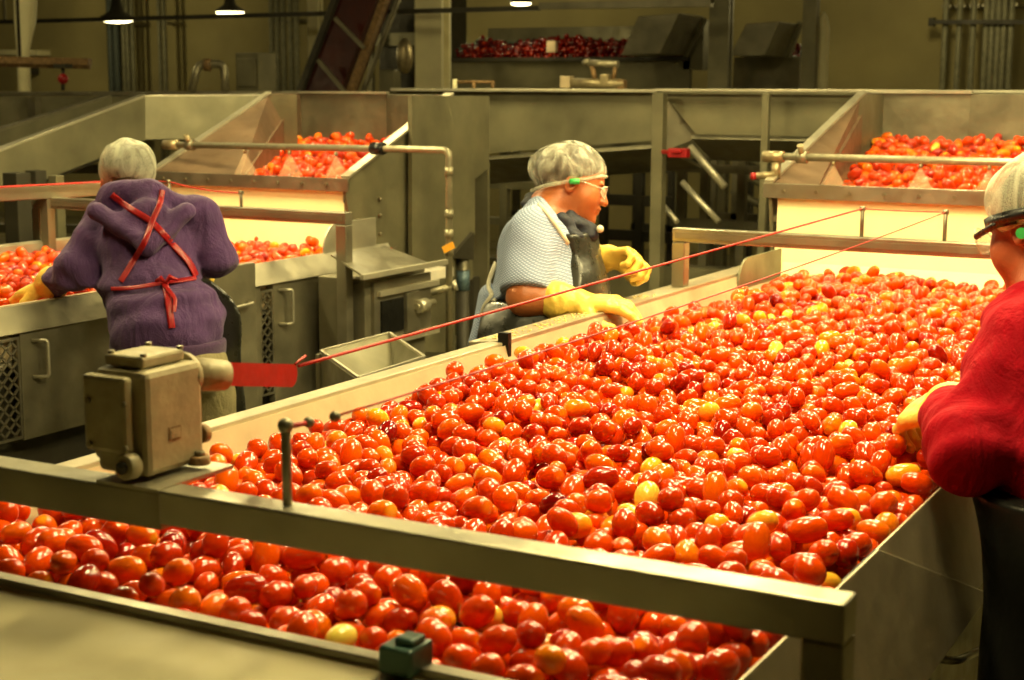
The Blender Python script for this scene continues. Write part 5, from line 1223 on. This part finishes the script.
    # apron wrapping the front: sides show past the hips
    ap = Field(); ap.ec(waist+up*.03, hip, rt_, (.150, .135), (.205, .165), .03); ap.ec(hip, hip-up*.50, rt_, (.215, .170), (.245, .20), .05)
    lo, h, F = ap.grid(.007); P = coords(lo, h, F); F = F+folds(P, [((1, .3, 0), 30, 0)], .006)
    F = np.maximum(F, np.maximum(-((P-waist) @ _n(fw*1.0+rt_*.25)+.02), P[..., 2]-waist[2]-.03)); skin('apron', lo, h, F, apron_m, t, 2)
    # crossed red straps and waist tie
    D_ = _n(at(150, 240, 4.6)-CAM)
    s0 = lambda x, y: at(x, y, 4.45)
    strap(sw, [s0(110, 193), s0(130, 208), s0(151, 221), s0(172, 243), s0(190, 262), s0(198, 277)], .019, D_, 'apron_strap', redpaint, t)
    strap(sw, [s0(163, 188), s0(160, 203), s0(152, 221), s0(144, 243), s0(130, 266), s0(120, 282)], .017, D_, 'apron_strap', redpaint, t, .004)
    strap(sw, [s0(110, 290), s0(135, 288), s0(165, 283), s0(198, 279)], .012, D_, 'waist_tie', redpaint, t)
    strap(sw, [s0(165, 283), s0(168, 298), s0(170, 313), s0(172, 328)], .020, D_, 'tie_end', redpaint, t, .006)
    strap(sw, [s0(163, 284), s0(170, 292), s0(175, 300), s0(174, 312)], .012, D_, 'tie_end', redpaint, t, .011)
    bw = project(sw, np.array([s0(166, 283)]), D_, .012)[0]
    MB().tube([bw+RM @ V(-.03, .004, 0), bw+RM @ V(-.012, .012, .01), bw, bw+RM @ V(.014, .016, .01), bw+RM @ V(.034, .008, 0)], [.004, .009, .006, .009, .004], 8).build('bow', redpaint, t)
    glove(t, wrL+_n(wrL-elL)*.01, _n(at(14, 296, 4.80)-wrL), RM @ V(-.2, .92, .30), -1, elL, (.5, .55, .6, .6), .4, .6, .036, .048, .02, 1.12)
    glove(t, wrR, _n(at(180, 284, 5.2)-wrR), RM @ V(0, .9, .3), 1, elR, (.5, .55, .6, .6), .4, .6, .036, .044, .04, 1.0)
    return t
worker_purple()

# ---- worker in red, right edge, seen from behind ----
def worker_red():
    p0 = V(-.20, 2.58, 0)
    t = thing('person', p0, 'worker in a bright red sweatshirt at the right edge, reaching over the tomatoes', 'person')
    fw = _n(V(-.80, .60, 0)); rt_ = V(fw[1], -fw[0], 0); up = V(0, 0, 1)
    hc = at(1042, 226, 2.72); hf = _n(RM @ V(-.50, -.22, -.84)); hu = _n(RM @ V(-.10, .97, -.10))
    nb = at(1056, 302, 2.66); chest = at(1080, 362, 2.58); waist = at(1094, 455, 2.54); hip = at(1112, 545, 2.52)
    shL, shR = at(1028, 338, 2.62), at(1120, 340, 2.5); elL, wrL = at(966, 452, 2.50), at(950, 408, 2.72); elR, wrR = at(1120, 460, 2.5), at(1090, 440, 2.8)
    body = Field(); L, A = head(body, hc, hf, hu, .3, 1.0); body.cap(L(0, -.02, -.07), nb, .060, .07, .03)
    body.ec(nb-up*.05, chest, rt_, (.09, .065), (.13, .095), .02); body.ec(chest, waist, rt_, (.13, .095), (.13, .10), .02); body.ec(waist, hip, rt_, (.13, .10), (.14, .11), .02)
    for s_, sh, el, wr in ((1, shR, elR, wrR), (-1, shL, elL, wrL)):
        body.cap(sh, el, .048, .043, .02); body.cap(el, wr, .043, .03, .02)
        hj = hip+rt_*s_*.09-up*.04; kn = V(*(p0+rt_*s_*.12+fw*.03)[:2], .48); an = V(*(p0+rt_*s_*.12)[:2], .09)
        body.cap(hj, kn, .09, .058, .04); body.cap(kn, an, .055, .04, .02)
    lo, h, F = body.grid(.0050); skin('body', lo, h, F, skin2_m, t, 2)
    hair = Field(); hair.ell(L(0, -.022, .035), S((.080, .096, .084)), A, .03); lo, h, F = hair.grid(.005); P = coords(lo, h, F); F = np.maximum(np.maximum(F, (P-L(0, .035, .03)) @ _n(A[1]*.9-A[2]*.5)), (P-L(0, 0, -.03)) @ -A[2]); skin('hair', lo, h, F, hair_m, t)
    hairnet(t, L, A, net2_m, .01, 1.0, low=-.005)
    # goggles with a broad black strap round the head
    ring = [L(.094*math.sin(q), -.018+.112*math.cos(q), .012+.012*math.cos(q)) for q in np.linspace(.45, 2*math.pi-.45, 40)]
    pr = MB(); V1 = [p+A[2]*.010 for p in ring]+[p-A[2]*.010 for p in ring]; out_ = [p+_n(p-L(0, -.018, .01))*.004 for p in V1]; k = len(ring)
    pr.add(V1+out_, [f_ for i in range(k-1) for f_ in ((i, i+1, k+i+1, k+i), (2*k+i, 3*k+i, 3*k+i+1, 2*k+i+1), (i, 2*k+i, 2*k+i+1, i+1), (k+i, k+i+1, 3*k+i+1, 3*k+i))], True)
    pr.build('goggle_strap', black_p, t)
    for s_ in (-1, 1):
        pts = [L(s_*(.036+.034*math.cos(q)), .112-.020*max(0, math.cos(q)), .004+.024*math.sin(q)) for q in np.linspace(0, 2*math.pi, 14)[:-1]]
        MB().slab(pts, .003).build('goggle_lens', lens_m, t); MB().tube(pts+[pts[0]], .0018, 6).build('goggle_rim', lens_m, t)
        MB().tube([L(s_*.068, .090, .006), L(s_*.086, .03, .010), L(s_*.088, -.02, .004)], .006, 8).build('goggle_arm', black_p, t)
    MB().cyl(L(-.078, -.022, -.020), L(-.094, -.030, -.022), .008, .010, 10).build('ear_plug', greentag, t)
    sw = Field(); sw.ec(nb-up*.045, chest, rt_, (.12, .09), (.175, .13), .04); sw.ec(chest, waist, rt_, (.175, .13), (.17, .135), .04); sw.ec(waist, hip+up*.02, rt_, (.17, .135), (.18, .14), .04)
    for s_, sh, el, wr in ((1, shR, elR, wrR), (-1, shL, elL, wrL)):
        sw.cap(sh, el, .070, .066, .03); sw.cap(el, wr, .066, .050, .02); sw.cap(sh-rt_*s_*.03, nb-up*.035, .062, .055, .03)
    lo, h, F = sw.grid(.005); P = coords(lo, h, F); F = F+folds(P, [((.4, .5, 1), 44, 0), ((1, .3, -.8), 40, 1.7), ((-.4, 1, .5), 56, 3)], .0080)
    ne = np.exp(-(np.linalg.norm(P-elL, axis=-1)/.10)**2); F = F+.008*ne*np.sin((P @ _n(wrL-elL))*80+2*np.sin(P[..., 2]*20))
    d_ = _n(wrL-elL); near = np.linalg.norm(P-wrL, axis=-1) < .12; F = np.where(near, np.maximum(F, (P-wrL+d_*.03) @ d_), F)
    skin('sweatshirt', lo, h, F, redshirt, t, 2)
    cf = Field(); cf.cap(wrL-d_*.055, wrL-d_*.026, .056, .050, .01); lo, h, F = cf.grid(.005); skin('cuff', lo, h, F, redshirt, t)
    ap = Field(); ap.ec(chest-up*.02, waist, rt_, (.215, .172), (.215, .180), .04); ap.ec(waist, hip, rt_, (.205, .170), (.210, .175), .04); ap.ec(hip, hip-up*.55, rt_, (.210, .175), (.23, .19), .05)
    lo, h, F = ap.grid(.007); P = coords(lo, h, F); F = F+folds(P, [((1, .3, 0), 30, 0), ((0, 1, .2), 24, 0)], .005)
    F = np.maximum(F, np.maximum(-((P-waist) @ fw+.17), P[..., 2]-waist[2]+.05)); skin('apron', lo, h, F, black_r, t, 2)
    tr = Field(); tr.ec(hip, hip-up*.06, rt_, (.185, .145), (.18, .14), .04)
    for s_ in (-1, 1):
        hj = hip+rt_*s_*.09-up*.05; kn = V(*(p0+rt_*s_*.12+fw*.03)[:2], .48); an = V(*(p0+rt_*s_*.12)[:2], .06); tr.cap(hj, kn, .11, .08, .04); tr.cap(kn, an, .08, .065, .03)
    lo, h, F = tr.grid(.008); P = coords(lo, h, F); F = np.maximum(F, .06-P[..., 2]); skin('trousers', lo, h, F, denim, t, 2)
    shoes(t, p0, fw, rt_, .12)
    glove(t, wrL+d_*.004, _n(at(914, 412, 2.82)-wrL), RM @ V(-.30, .80, .50), 1, elL, (.75, .8, .85, .85), .5, .6, .040, .046, .012, 1.12)
    glove(t, wrR, _n(at(1075, 430, 3.0)-wrR), RM @ V(0, .9, .3), 1, elR, (.6, .65, .7, .7), .5, .6, .036, .044, .012, 1.0)
    return t
worker_red()
